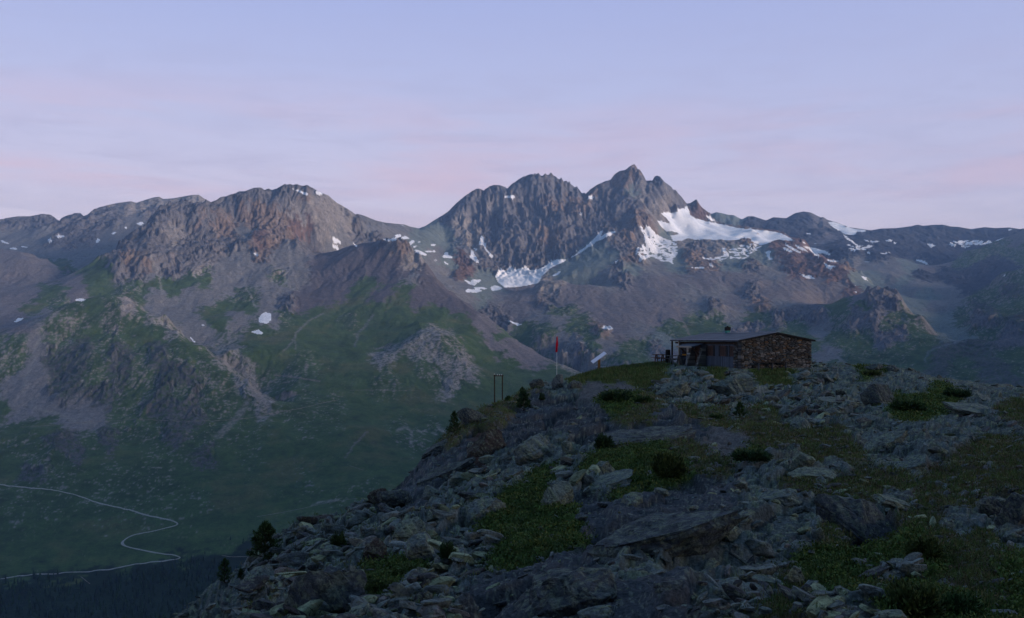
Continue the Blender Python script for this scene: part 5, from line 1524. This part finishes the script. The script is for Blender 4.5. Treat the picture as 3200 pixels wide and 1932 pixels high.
for k in range(len(tx)):
    h = rng.uniform(6.5, 13.5)
    w_ = h * rng.uniform(0.15, 0.23)
    nseg = 7
    tint = np.array([0.020, 0.040, 0.018]) * rng.uniform(0.5, 1.7) + np.array([0.006, 0.003, 0.0]) * rng.rand()
    vs, cs = [], []
    for lv, (z0_, z1_, rr3) in enumerate(((0.08, 0.5, 1.0), (0.33, 0.74, 0.75), (0.58, 1.0, 0.48))):
        a = rng.rand(nseg) * 0.5 + np.arange(nseg) * 6.2832 / nseg
        rad = w_ * rr3 * rng.uniform(0.6, 1.15, nseg)
        ring = np.stack([np.cos(a) * rad, np.sin(a) * rad, h * z0_ + rng.uniform(-0.04, 0.04, nseg) * h], 1)
        vs.append(np.concatenate([ring, [[0, 0, h * z1_]]]))
        for s in range(nseg):
            Ft.append((off + lv * 8 + s, off + lv * 8 + (s + 1) % nseg, off + lv * 8 + 7))
        cs.append(np.repeat((tint * rng.uniform(0.8, 1.2))[None], 8, 0))
    Vt.append(np.concatenate(vs) + np.array([tx[k], ty[k], tz[k] - 0.4]))
    Ct.append(np.concatenate(cs))
    off += 24
o = mesh_np('forest', np.concatenate(Vt), np.array(Ft), m_leaf, None, False, np.concatenate(Ct))
tag(o, kind='stuff')


# ------------------------------------------------------------------ cart road and trails on the valley side
def strip(name, pts, width, mat, lift=0.5):
    P = np.array(pts, float)
    seg = np.concatenate([[0], np.cumsum(np.hypot(*np.diff(P, axis=0).T))])
    t = np.arange(0, seg[-1], 2.5)
    px, py = np.interp(t, seg, P[:, 0]), np.interp(t, seg, P[:, 1])
    px = blur1(px, 3)
    py = blur1(py, 3)
    D = np.array([visible_D(HB, a, b) for a, b in zip(px, py)])
    D = blur1(D, 4)
    x, y = (px - 1600) / F * D, D
    dx, dy = np.gradient(x), np.gradient(y)
    L = np.hypot(dx, dy) + 1e-6
    nx, ny = -dy / L, dx / L
    rows = []
    for k in (-0.5, -0.2, 0.2, 0.5):
        wv2 = width * (1 + 0.35 * perlin(t / 31.0, t * 0 + 0.5, 9) + 0.25 * perlin(t / 9.0, t * 0 + 3.5, 10))
        a, b = x + nx * k * wv2, y + ny * k * wv2
        rows.append(np.stack([a, b, far_z(a, b) + lift - (0.9 if abs(k) == 0.5 else 0)], 1))
    zc = blur1(np.maximum(rows[1][:, 2], rows[2][:, 2]), 2)
    for r_ in rows[1:3]:
        r_[:, 2] = np.maximum(zc, r_[:, 2])
    V = np.stack(rows, 1).reshape(-1, 3)
    return mesh_np(name, V, grid_faces(len(x), 4), mat, None, True)


HB = H
m_road = mat_plain('road_gravel', (0.30, 0.29, 0.275), 0.95, 0.1, 0.2, 0.3)
m_path = mat_plain('trail_dust', (0.17, 0.155, 0.135), 0.95, 0.1, 0.35, 0.08)
tag(strip('road', [(-60, 1508), (0, 1516), (80, 1526), (160, 1532), (190, 1538), (250, 1552), (290, 1568), (320, 1577), (390, 1592), (420, 1600), (450, 1612), (500, 1622), (540, 1630), (560, 1640), (548, 1646), (510, 1655), (470, 1665), (430, 1671), (410, 1676), (385, 1692), (378, 1701), (388, 1710), (420, 1717), (470, 1727), (510, 1734), (550, 1738), (568, 1747), (550, 1752), (500, 1757), (440, 1764), (400, 1770), (360, 1780), (300, 1787), (250, 1791), (180, 1795), (100, 1799), (50, 1804), (20, 1810), (-60, 1822)], 4.3, m_road, 0.8), kind='structure')
for pts, w_ in (([(60, 1336), (150, 1332), (230, 1324), (300, 1318), (360, 1316), (430, 1312), (520, 1316), (600, 1318), (690, 1316), (780, 1308), (860, 1292), (930, 1280), (1000, 1262), (1060, 1250)], 2.0), ([(860, 1172), (920, 1178), (960, 1186), (1000, 1193)], 2.2),
                ([(1090, 1222), (1150, 1220), (1250, 1222), (1320, 1222)], 1.4), ([(800, 1618), (880, 1604), (950, 1590), (1000, 1578), (1060, 1566), (1120, 1560)], 2.0), ([(250, 1802), (265, 1815), (285, 1832)], 2.0), ([(1090, 1456), (1130, 1468), (1140, 1475)], 1.6), ([(690, 1740), (760, 1745), (790, 1744), (800, 1750)], 2.0)):
    tag(strip('path', pts, w_, m_path, 0.5), kind='structure')

# ------------------------------------------------------------------ the hut and the things around it
class MB:
    """collects boxes, prisms and tubes and links them as ONE mesh"""
    def __init__(self):
        self.bm = bmesh.new()

    def box(self, x0, x1, y0, y1, z0, z1, M=None):
        vs = [Vector((x, y, z)) for z in (z0, z1) for y in (y0, y1) for x in (x0, x1)]
        if M is not None:
            vs = [M @ v for v in vs]
        v = [self.bm.verts.new(q) for q in vs]
        for f in ((0, 2, 3, 1), (4, 5, 7, 6), (0, 1, 5, 4), (2, 6, 7, 3), (0, 4, 6, 2), (1, 3, 7, 5)):
            self.bm.faces.new([v[i] for i in f])
        return self

    def bar(self, a, b, w, h):
        a, b = Vector(a), Vector(b)
        d = (b - a)
        L = d.length
        q = d.to_track_quat('X', 'Z').to_matrix().to_4x4()
        return self.box(0, L, -w / 2, w / 2, -h / 2, h / 2, Matrix.Translation(a) @ q)

    def tube(self, a, b, r0, r1=None, n=10):
        r1 = r0 if r1 is None else r1
        a, b = Vector(a), Vector(b)
        q = (b - a).to_track_quat('Z', 'Y').to_matrix()
        A = [self.bm.verts.new(a + q @ Vector((math.cos(6.2832 * i / n) * r0, math.sin(6.2832 * i / n) * r0, 0))) for i in range(n)]
        B = [self.bm.verts.new(b + q @ Vector((math.cos(6.2832 * i / n) * r1, math.sin(6.2832 * i / n) * r1, 0))) for i in range(n)]
        for i in range(n):
            self.bm.faces.new((A[i], A[(i + 1) % n], B[(i + 1) % n], B[i]))
        self.bm.faces.new(A[::-1])
        self.bm.faces.new(B)
        return self

    def prism(self, prof, ax, t0, t1):
        """profile in the two other axes pushed along ax"""
        def P(a, b, t):
            return (t, a, b) if ax == 'x' else (a, t, b) if ax == 'y' else (a, b, t)
        A = [self.bm.verts.new(P(a, b, t0)) for a, b in prof]
        B = [self.bm.verts.new(P(a, b, t1)) for a, b in prof]
        n = len(prof)
        for i in range(n):
            self.bm.faces.new((A[i], A[(i + 1) % n], B[(i + 1) % n], B[i]))
        self.bm.faces.new(A[::-1])
        self.bm.faces.new(B)
        return self

    def build(self, name, mat, parent=None, bevel=0.0, loc=None):
        bmesh.ops.recalc_face_normals(self.bm, faces=self.bm.faces)
        if bevel:
            bmesh.ops.bevel(self.bm, geom=list(self.bm.edges), offset=bevel, segments=1, affect='EDGES', profile=0.5)
        me = bpy.data.meshes.new(name)
        self.bm.to_mesh(me)
        self.bm.free()
        me.materials.append(mat)
        o = bpy.data.objects.new(name, me)
        COL.objects.link(o)
        if parent:
            o.parent = parent
        if loc:
            o.location = loc
        return o


def mat_boards(name, col, pitch, axis=1, rough=0.85):
    m, t, b = mat_new(name, rough, 0.15)
    tc = nd(t, 'ShaderNodeTexCoord')
    sep = nd(t, 'ShaderNodeSeparateXYZ')
    t.links.new(tc.outputs['Object'], sep.inputs[0])
    q = mth(t, 'DIVIDE', sep.outputs[axis], pitch)
    fr = mth(t, 'FRACT', q)
    wn = nd(t, 'ShaderNodeTexWhiteNoise', noise_dimensions='1D')
    t.links.new(mth(t, 'FLOOR', q), wn.inputs['W'])
    mp = nd(t, 'ShaderNodeMapping')
    sc = [9.0, 9.0, 9.0]
    sc[2 if axis != 2 else 1] = 1.2
    mp.inputs['Scale'].default_value = sc
    t.links.new(tc.outputs['Object'], mp.inputs[0])
    n = noise(t, mp.outputs[0], 2.0, 5, 0.6)
    k = mth(t, 'MULTIPLY_ADD', wn.outputs['Value'], 0.45, 0.60)
    k = mth(t, 'MULTIPLY', k, mth(t, 'MULTIPLY_ADD', n, 0.9, 0.55))
    cc = nd(t, 'ShaderNodeVectorMath', operation='SCALE')
    cc.inputs[0].default_value = col
    t.links.new(k, cc.inputs['Scale'])
    t.links.new(cc.outputs[0], b.inputs['Base Color'])
    bp = nd(t, 'ShaderNodeBump')
    bp.inputs['Distance'].default_value = 0.02
    gro = mth(t, 'GREATER_THAN', mth(t, 'ABSOLUTE', mth(t, 'SUBTRACT', fr, 0.5)), 0.44)
    t.links.new(mth(t, 'SUBTRACT', 1.0, gro), bp.inputs['Height'])
    t.links.new(bp.outputs[0], b.inputs['Normal'])
    return m


m_clad = mat_boards('weathered_cladding', (0.100, 0.118, 0.150), 0.16, 1)
m_deckw = mat_boards('grey_planks', (0.15, 0.15, 0.15), 0.14, 0)
m_darkw = mat_plain('dark_timber', (0.050, 0.036, 0.028), 0.85, 0.15, 0.4, 5.0)
m_brown = mat_plain('brown_shutter_paint', (0.090, 0.046, 0.032), 0.7, 0.25, 0.3, 8.0)
m_inner = mat_plain('closed_inner_shutter', (0.068, 0.040, 0.032), 0.8, 0.2, 0.35, 9.0)
m_shut = mat_plain('dark_shutter_paint', (0.022, 0.020, 0.021), 0.7, 0.2, 0.3, 8.0)
m_larch = mat_plain('larch_post', (0.24, 0.135, 0.055), 0.75, 0.2, 0.25, 6.0)
m_slate = mat_boards('slate_roofing', (0.072, 0.080, 0.098), 0.42, 1, 0.6)
m_tin = mat_plain('zinc', (0.36, 0.38, 0.42), 0.45, 0.4, 0.15, 3.0)
m_palew = mat_plain('pale_larch_frame', (0.33, 0.27, 0.21), 0.75, 0.2, 0.2, 6.0)
m_black = mat_plain('soot_black', (0.012, 0.012, 0.013), 0.8, 0.2, 0.3, 9.0)
m_teal = mat_plain('teal_flashing', (0.02, 0.20, 0.17), 0.6, 0.3, 0.2, 5.0)
m_red = mat_plain('red_cloth', (0.52, 0.012, 0.028), 0.85, 0.1, 0.2, 5.0)
m_white = mat_plain('white_paint', (0.62, 0.62, 0.62), 0.5, 0.4, 0.1, 3.0)
m_orange = mat_plain('orange_sign_paint', (0.62, 0.22, 0.015), 0.5, 0.4, 0.08, 3.0)
m_post = mat_plain('galvanised_post', (0.20, 0.22, 0.24), 0.5, 0.4, 0.15, 3.0)
m_pane, tp, bp_ = mat_new('window_glass', 0.08, 0.5)
bp_.inputs['Roughness'].default_value = 0.35
bp_.inputs['Specular IOR Level'].default_value = 0.15
bp_.inputs['Base Color'].default_value = (0.012, 0.013, 0.016, 1)
m_panel = mat_plain('brushed_panel', (0.44, 0.46, 0.52), 0.35, 0.5, 0.06, 2.0)
m_stone = mat_vcol('rubble_masonry', 0.95, 0.08, nscale=30.0, namp=0.35, bump=0.012, bscale=24.0)

hut = empty('stone_hut', tuple(hut_c), math.radians(20))
tag(hut, 'low mountain hut with a rubble stone gable, dark boarded front and slate roof', 'hut')
GW, GL, EZ, RZ = 6.75, 10.5, 2.14, 2.72


def stone_wall(name, x0, x1, zt, y, seed, side='y', thick=0.45):
    """a wall of individually bulging, individually coloured stones; zt(x) is its top edge"""
    nx_, nz = int((x1 - x0) / 0.022), int(3.3 / 0.022)
    a = np.linspace(x0, x1, nx_)[None, :]
    top = np.vectorize(zt)(a)
    zz = -0.6 + (top + 0.6) * np.linspace(0, 1, nz)[:, None]
    aa2 = np.repeat(a, nz, 0)
    wv_ = 0.05 * fbm(aa2 / 0.5, zz / 0.3, seed + 1, 3)
    f1, f2, h, ox, oz = worley(((aa2 + wv_) / 0.36).astype(np.float32), ((zz + wv_ * 0.5) / 0.125).astype(np.float32), seed)
    e = f2 - f1
    bul = sst(0.02, 0.24, e) * (0.045 + 0.05 * RN[2][h]) + 0.010 * fbm(aa2 / 0.06, zz / 0.05, seed + 3, 3)
    pal = np.array([(0.095, 0.092, 0.088), (0.115, 0.088, 0.066), (0.17, 0.155, 0.140), (0.066, 0.072, 0.078), (0.125, 0.090, 0.062), (0.100, 0.112, 0.110), (0.22, 0.20, 0.18), (0.048, 0.044, 0.042), (0.080, 0.068, 0.060), (0.18, 0.105, 0.052)])
    pick_ = np.minimum((RN[3][h] * 9.25).astype(int), 9)
    c = (pal[pick_] * 0.85 + 0.15 * np.array([0.085, 0.082, 0.080])) * (0.7 + 0.5 * RN[4][h])[..., None] * (1 + 0.5 * fbm(aa2 / 0.08, zz / 0.06, seed + 4, 3))[..., None]
    jn = (1 - sst(0.03, 0.15, e))[..., None]
    c = c * (1 - jn) + np.array([0.026, 0.026, 0.026]) * jn
    if side == 'y':
        V = np.stack([aa2, y - bul, zz], -1).reshape(-1, 3)
    else:
        V = np.stack([y - bul, aa2, zz], -1).reshape(-1, 3)
    fc = grid_faces(nz, nx_)
    # back and edges so that the wall has its thickness
    n0 = len(V)
    bk = [(x0, y + thick, -0.6), (x1, y + thick, -0.6)]
    ring = list(range(0, nx_)) + [(k + 1) * nx_ - 1 for k in range(1, nz)] + [nz * nx_ - 1 - k for k in range(1, nx_)] + [(nz - 1 - k) * nx_ for k in range(1, nz - 1)]
    R = V[ring].copy()
    if side == 'y':
        R[:, 1] = y + thick
    else:
        R[:, 0] = y + thick
    V2 = np.concatenate([V, R])
    m = len(ring)
    q = np.array([(ring[i], ring[(i + 1) % m], n0 + (i + 1) % m, n0 + i) for i in range(m)])
    cc = np.concatenate([c.reshape(-1, 3), c.reshape(-1, 3)[ring]])
    return mesh_np(name, V2, np.concatenate([fc, q]), m_stone, hut, False, np.clip(cc, 0.01, 0.5))


gz = lambda x: EZ + (RZ - EZ) * (1 - abs(x - GW / 2) / (GW / 2)) - 0.015
stone_wall('gable_wall', 0.0, GW, gz, 0.0, 811)
# stone return at the corner, then the boarded front set back from it
stone_wall('corner_pier', 0.46, 1.0, lambda y: EZ - 0.10, 0.02, 831, 'x', 0.40)
MB().prism([(0.46, EZ - 0.1), (GW - 0.05, EZ - 0.1), (GW - 0.05, -0.6), (0.46, -0.6)], 'y', GL - 0.35, GL).build('rear_gable_wall', m_clad, hut)
MB().box(GW - 0.40, GW - 0.02, 0.46, GL - 0.36, -0.6, EZ - 0.08).build('rear_wall', m_clad, hut)
front = MB()
front.box(0.22, 0.36, 1.004, GL - 0.36, -0.6, EZ - 0.10)
fo = front.build('front_wall', m_clad, hut)
MB().box(0.10, 0.216, 1.01, GL - 0.02, EZ - 0.28, EZ - 0.11).build('eave_board', m_darkw, hut)
# roof: two slopes with a thick dark verge, zinc gutter strip in lengths along the front eave
sl = math.atan2(RZ - EZ, GW / 2)


def slope_prof(x0, x1, t):
    z = lambda x: EZ + (RZ - EZ) * (1 - abs(x - GW / 2) / (GW / 2))
    return [(x0, z(x0)), (x1, z(x1)), (x1, z(x1) + t), (x0, z(x0) + t)]


roof = MB().prism(slope_prof(-0.28, GW / 2 - 0.002, 0.10), 'y', -0.10, GL + 0.25)
roof.prism(slope_prof(GW / 2 + 0.002, GW + 0.28, 0.10), 'y', -0.10, GL + 0.25)
ro = roof.build('roof', m_slate, hut)
v = MB().prism(slope_prof(-0.30, GW / 2 - 0.003, 0.13), 'y', -0.20, -0.105).prism(slope_prof(GW / 2 + 0.003, GW + 0.30, 0.13), 'y', -0.20, -0.105)
v.build('verge', m_black, ro)
zr = lambda x: EZ + (RZ - EZ) * (1 - abs(x - GW / 2) / (GW / 2))
MB().bar((GW / 2, -0.1, RZ + 0.115), (GW / 2, GL + 0.25, RZ + 0.115), 0.24, 0.03).build('ridge_cap', m_tin, ro)
g = MB()
for y0_, y1_ in ((-0.08, 2.35), (2.45, 5.1), (5.2, 7.9), (7.98, GL + 0.24)):
    g.bar((-0.20, y0_, zr(-0.20) + 0.125), (-0.20, y1_, zr(-0.20) + 0.125), 0.14, 0.03)
g.build('gutter_flashing', m_tin, ro)
ch = MB().box(GW / 2 - 0.16, GW / 2 + 0.16, 6.9, 7.22, RZ - 0.15, RZ + 0.30).build('chimney', m_teal, ro)
MB().box(GW / 2 - 0.19, GW / 2 + 0.19, 6.87, 7.25, RZ + 0.302, RZ + 0.60).tube((GW / 2, 7.06, RZ + 0.60), (GW / 2, 7.06, RZ + 0.70), 0.12, 0.05).build('chimney_cap', m_black, ch)
# windows in the front: frame, pane and a pair of brown shutters each
for yc in (1.36, 2.85, 4.75):
    w_ = 0.62
    fr = MB()
    for a, b, c, d in ((yc - w_ / 2 - 0.06, yc + w_ / 2 + 0.06, 1.66, 1.73), (yc - w_ / 2 - 0.06, yc + w_ / 2 + 0.06, 0.88, 0.95), (yc - w_ / 2 - 0.06, yc - w_ / 2, 0.952, 1.658), (yc + w_ / 2, yc + w_ / 2 + 0.06, 0.952, 1.658), (yc - 0.02, yc + 0.02, 0.952, 1.658)):
        fr.box(0.165, 0.218, a, b, c, d)
    wo = fr.build('window', m_brown, hut)
    MB().box(0.195, 0.217, yc - w_ / 2 + 0.003, yc - 0.022, 0.955, 1.655).box(0.195, 0.217, yc + 0.022, yc + w_ / 2 - 0.003, 0.955, 1.655).build('pane', m_inner, wo)
    for s in (-1, 1):
        y0_ = yc + s * (w_ / 2 + 0.08)
        y1_ = yc + s * (w_ / 2 + 0.34)
        MB().box(0.176, 0.216, min(y0_, y1_), max(y0_, y1_), 0.86, 1.75).build('shutter', m_shut, wo)
# porch: a small pent roof on raking braces between two battered stone cheeks, and the door behind it
py0, py1 = 5.75, 7.9
prf = MB().prism([(0.20, 1.90), (0.20, 1.97), (-1.15, 1.66), (-1.15, 1.59)], 'y', py0 - 0.2, py1 + 0.2).build('porch_roof', m_slate, hut)
MB().box(-1.19, -1.155, py0 - 0.2, py1 + 0.2, 1.55, 1.67).build('fascia', m_palew, prf)
for yy in (py0, py1 - 0.1):
    MB().bar((-1.0, yy, 1.56), (0.18, yy, 0.45), 0.10, 0.12).build('porch_brace', m_brown, hut)


def cheek(yc):
    n1_, n2_ = 26, 60
    a = np.linspace(0, 1, n1_)[None, :]
    z = np.linspace(-0.6, 1.52, n2_)[:, None]
    xo = np.repeat(-0.62 + 0.52 * np.clip(z, 0, 2) / 1.52, n1_, 1)
    f1, f2, h, _, _ = worley((xo * 0 + a * 2.2).astype(np.float32), (z / 0.16 + 0 * a).astype(np.float32), 77 + int(yc * 10))
    bul = sst(0.02, 0.25, f2 - f1) * 0.07
    V = np.concatenate([np.stack([xo - bul, yc - 0.2 + 0.4 * a + 0 * z, z + 0 * a], -1).reshape(-1, 3),
                        np.stack([xo * 0 + 0.16, yc - 0.2 + 0.4 * a + 0 * z, z + 0 * a], -1).reshape(-1, 3)])
    N_ = n1_ * n2_
    fs = [grid_faces(n2_, n1_), grid_faces(n2_, n1_) + N_]
    for col in (0, n1_ - 1):
        e_ = np.arange(n2_) * n1_ + col
        fs.append(np.stack([e_[:-1], e_[1:], e_[1:] + N_, e_[:-1] + N_], 1))
    e_ = (n2_ - 1) * n1_ + np.arange(n1_)
    fs.append(np.stack([e_[:-1], e_[1:], e_[1:] + N_, e_[:-1] + N_], 1))
    c = np.array([0.24, 0.23, 0.21]) * (0.35 + 0.75 * RN[3][h] * sst(0.02, 0.2, f2 - f1))[..., None]
    c = np.clip(np.concatenate([c.reshape(-1, 3)] * 2), 0.02, 0.5)
    return mesh_np('porch_cheek', V, np.concatenate(fs), m_stone, hut, False, c)


cheek(py0 - 0.12)
cheek(py1 - 0.55)
dr = MB().box(0.17, 0.218, 6.35, 7.2, 0.02, 1.80).build('door', m_brown, hut)
MB().box(0.10, 0.168, 6.42, 6.47, 0.88, 0.93).build('door_handle', m_tin, dr)
MB().box(0.17, 0.216, 8.30, 8.62, 0.85, 1.72).build('pale_panel', m_palew, hut)
MB().box(0.165, 0.214, 8.75, 9.35, 0.7, 1.72).build('pane', m_pane, hut)
MB().box(-0.22, -0.10, GL + 0.02, GL + 0.14, -0.5, zr(-0.2) - 0.02).build('corner_post', m_darkw, hut)
MB().box(-0.12, 0.02, 9.45, 9.57, -0.5, zr(-0.05) - 0.02).build('corner_post', m_palew, hut)


def at_hut(x, y, z=0.0):
    return hut.matrix_basis @ Vector((x, y, z))


def px_at(px, py, D):
    return Vector(pt(px, py, D))


# bench along the gable
b = empty('bench', at_hut(2.7, -0.45), math.radians(20))
tag(b, 'long dark plank bench along the stone gable of the hut', 'bench')
MB().box(-1.55, 1.55, -0.20, 0.20, 0.42, 0.47).build('seat', m_darkw, b)
for s in (-1.3, 0.0, 1.3):
    MB().box(s - 0.04, s + 0.04, 0.0, 0.14, -0.3, 0.418).build('leg', m_clad, b)
# dark water barrel at the far front corner
br = empty('water_barrel', at_hut(-0.55, GL + 0.15), 0)
tag(br, 'tall dark barrel at the left front corner of the hut', 'barrel')
MB().tube((0, 0, -0.3), (0, 0, 0.55), 0.20, 0.25, 16).tube((0, 0, 0.55), (0, 0, 1.25), 0.25, 0.21, 16).build('barrel_body', m_black, br)
MB().tube((0, 0, 1.253), (0, 0, 1.31), 0.225, 0.20, 16).build('lid', m_darkw, br)


def picnic(px, py, D, rz, L, mat, label):
    p = px_at(px, py, D)
    e = empty('picnic_table', p, rz)
    tag(e, label, 'picnic table')
    MB().box(-L / 2, L / 2, -0.36, 0.36, 0.70, 0.75).build('table_top', mat, e)
    for s in (-1, 1):
        MB().box(-L / 2, L / 2, s * 0.72 - 0.13, s * 0.72 + 0.13, 0.42, 0.46).build('seat', mat, e)
    for s in (-1, 1):
        x = s * (L / 2 - 0.28)
        f_ = MB().bar((x, -0.66, -0.25), (x, -0.18, 0.698), 0.08, 0.10).bar((x, 0.66, -0.25), (x, 0.18, 0.698), 0.08, 0.10)
        f_.bar((x + 0.085, -0.85, 0.38), (x + 0.085, 0.85, 0.38), 0.07, 0.09)
        f_.build('trestle', mat, e)
    return e


m_redw = mat_plain('red_brown_timber', (0.13, 0.065, 0.045), 0.8, 0.2, 0.3, 6.0)
picnic(2061, 1133, 84.5, math.radians(6), 1.15, m_redw, 'small red brown picnic table at the left end of the deck')
picnic(2110, 1137, 83.0, math.radians(12), 1.35, m_deckw, 'grey picnic table close to the left front corner of the hut')
dk = empty('deck', px_at(2080, 1141, 82.2), math.radians(8))
tag(dk, 'low grey plank deck left of the hut', 'deck')
MB().box(-1.1, 1.15, -0.1, 3.0, -0.06, 0.0).build('planking', m_deckw, dk)
MB().box(-1.1, 1.15, -0.15, -0.104, -0.12, 0.004).build('edge_board', m_tin, dk)
MB().box(-1.05, 1.1, 0.0, 2.9, -0.7, -0.064).build('substructure', m_darkw, dk)
st = tag(MB().box(-0.35, 0.35, -0.2, 0.2, -0.1, 0.05).box(-0.3, 0.4, 0.22, 0.55, 0.0, 0.17).build('stone_steps', m_tin, None, 0.01, tuple(px_at(2102, 1154, 79.6))), 'pale stone steps in the grass below the plank deck', 'steps')
# signpost before the porch
sp_ = empty('signpost', px_at(2146, 1142, 79.5), math.radians(-4))
tag(sp_, 'grey metal signpost with an orange and a white sign before the hut porch', 'signpost')
MB().tube((0, 0, -0.5), (0, 0, 1.28), 0.024).build('post', m_post, sp_)
MB().prism([(-0.03, 0.85), (-0.36, 0.85), (-0.40, 0.90), (-0.36, 0.97), (-0.03, 0.97)], 'y', -0.04, -0.028).build('orange_sign', m_orange, sp_)
MB().box(0.03, 0.29, -0.04, -0.028, 0.94, 1.06).build('white_sign', m_white, sp_)

# flagpole with its slack red flag
fp = empty('flagpole', px_at(1740, 1194, 73.6))
tag(fp, 'slim pale flagpole rising from the block of rock on the crest', 'flagpole')
ztop = (HOR - 1050) / F * 73.6 - fp.location.z
MB().tube((0, 0, -0.3), (0, 0, ztop), 0.022, 0.015, 8).build('pole', m_white, fp)
MB().tube((0, 0, ztop + 0.001), (0, 0, ztop + 0.05), 0.035, 0.01, 8).build('finial', m_tin, fp)
nz_, na = 40, 22
tz_ = np.linspace(0, 1, nz_)[:, None]
ta = np.linspace(0, 6.2832, na, endpoint=False)[None, :]
rad = (0.010 + 0.066 * np.sin(np.clip(tz_ * 1.05, 0, 1) ** 0.8 * 1.9)) * (1 + 0.34 * np.sin(3 * ta + 5 * tz_) + 0.16 * np.sin(5 * ta - 7 * tz_))
hgt = ztop - 0.02 - 1.24 * tz_ + 0 * ta + 0.05 * np.sin(ta + 0.8) * tz_
FVx = np.stack([0.02 - 0.035 * tz_ + rad * np.cos(ta), -0.02 + 0.7 * rad * np.sin(ta), hgt], -1).reshape(-1, 3)
ff_ = []
for a in range(nz_ - 1):
    for c in range(na):
        ff_.append((a * na + c, a * na + (c + 1) % na, (a + 1) * na + (c + 1) % na, (a + 1) * na + c))
fl = mesh_np('flag', FVx, ff_, m_red, None, True, None, tuple(fp.location))
tag(fl, 'red flag hanging slack from the top of the slim flagpole', 'flag')

# tilted panel on a larch post, with a plank bench behind
ip = empty('tilted_panel', px_at(1872, 1154, 80.8), math.radians(0))
tag(ip, 'tilted pale metal panel on a larch post on the grassy mound', 'panel')
MB().box(-0.10, 0.10, -0.08, 0.12, -0.4, 0.98).build('post', m_larch, ip)
Mp = Matrix.Translation((0.0, 0.02, 0.98)) @ Matrix.Rotation(math.radians(-36), 4, 'Y') @ Matrix.Rotation(math.radians(9), 4, 'X')
MB().box(-0.72, 0.72, -0.62, 0.62, 0.01, 0.06, Mp).build('board', m_panel, ip)
MB().bar((-0.36, 0.02, 0.70), (0.36, 0.02, 1.22), 0.08, 0.06).build('bracket', m_larch, ip)
pb = empty('plank_bench', px_at(1884, 1152, 83.5), math.radians(3))
tag(pb, 'low grey plank bench behind the post of the tilted panel', 'bench')
MB().box(-0.62, 0.72, -0.16, 0.16, 0.12, 0.17).build('seat', m_tin, pb)
for s in (-0.45, 0.55):
    MB().box(s - 0.05, s + 0.05, -0.12, 0.12, -0.6, 0.118).build('leg', m_darkw, pb)

# twin pole with a cross bar and white insulators
D_ = 104.0
tw = empty('twin_pole', px_at(1557, 1252, D_))
tag(tw, 'dark twin pole with a cross bar and white insulators behind the left crest', 'power pole')
xl, xr = (1545.5 - 1557) / F * D_, (1570 - 1557) / F * D_
ztl = (1252 - 1171) / F * D_
for x in (xl, xr):
    MB().tube((x, 0, -6.0), (x, 0, ztl), 0.085, 0.065, 10).build('pole', m_bark, tw)
MB().bar((xl - 0.10, -0.09, ztl - 0.12), (xr + 0.10, -0.09, ztl - 0.12), 0.10, 0.12).build('cross_bar', m_bark, tw)
for x in (xl - 0.02, xl + 0.33, xl + 0.55, xr - 0.08):
    z = ztl - 0.06 if x != xl - 0.02 else ztl + 0.004
    MB().tube((x, -0.09 if x != xl - 0.02 else 0, z), (x, -0.09 if x != xl - 0.02 else 0, z + 0.10), 0.045, 0.03, 8).build('insulator', m_white, tw)

# ------------------------------------------------------------------ the air
hz = bpy.data.meshes.new('haze')
x0, x1, y0, y1, z0, z1 = -14000, 14000, -1500, 13200, float(min(H.min(), -900)) - 1.0, float(H.max()) + 60.0
hv = [(x, y, z) for z in (z0, z1) for y in (y0, y1) for x in (x0, x1)]
hz.from_pydata(hv, [], [(0, 2, 3, 1), (4, 5, 7, 6), (0, 1, 5, 4), (2, 6, 7, 3), (0, 4, 6, 2), (1, 3, 7, 5)])
ho = bpy.data.objects.new('haze', hz)
COL.objects.link(ho)
tag(ho, kind='stuff')
hm_ = bpy.data.materials.new('mountain_air')
hm_.use_nodes = True
ht = hm_.node_tree
ht.nodes.clear()
pv = nd(ht, 'ShaderNodeVolumePrincipled')
pv.inputs['Color'].default_value = (0.32, 0.54, 1.0, 1)
pv.inputs['Density'].default_value = 4.1e-5
pv.inputs['Absorption Color'].default_value = (1, 1, 1, 1)
pv.inputs['Anisotropy'].default_value = 0.0
ho_ = nd(ht, 'ShaderNodeOutputMaterial')
ht.links.new(pv.outputs[0], ho_.inputs['Volume'])
hm_.cycles.homogeneous_volume = True
hz.materials.append(hm_)
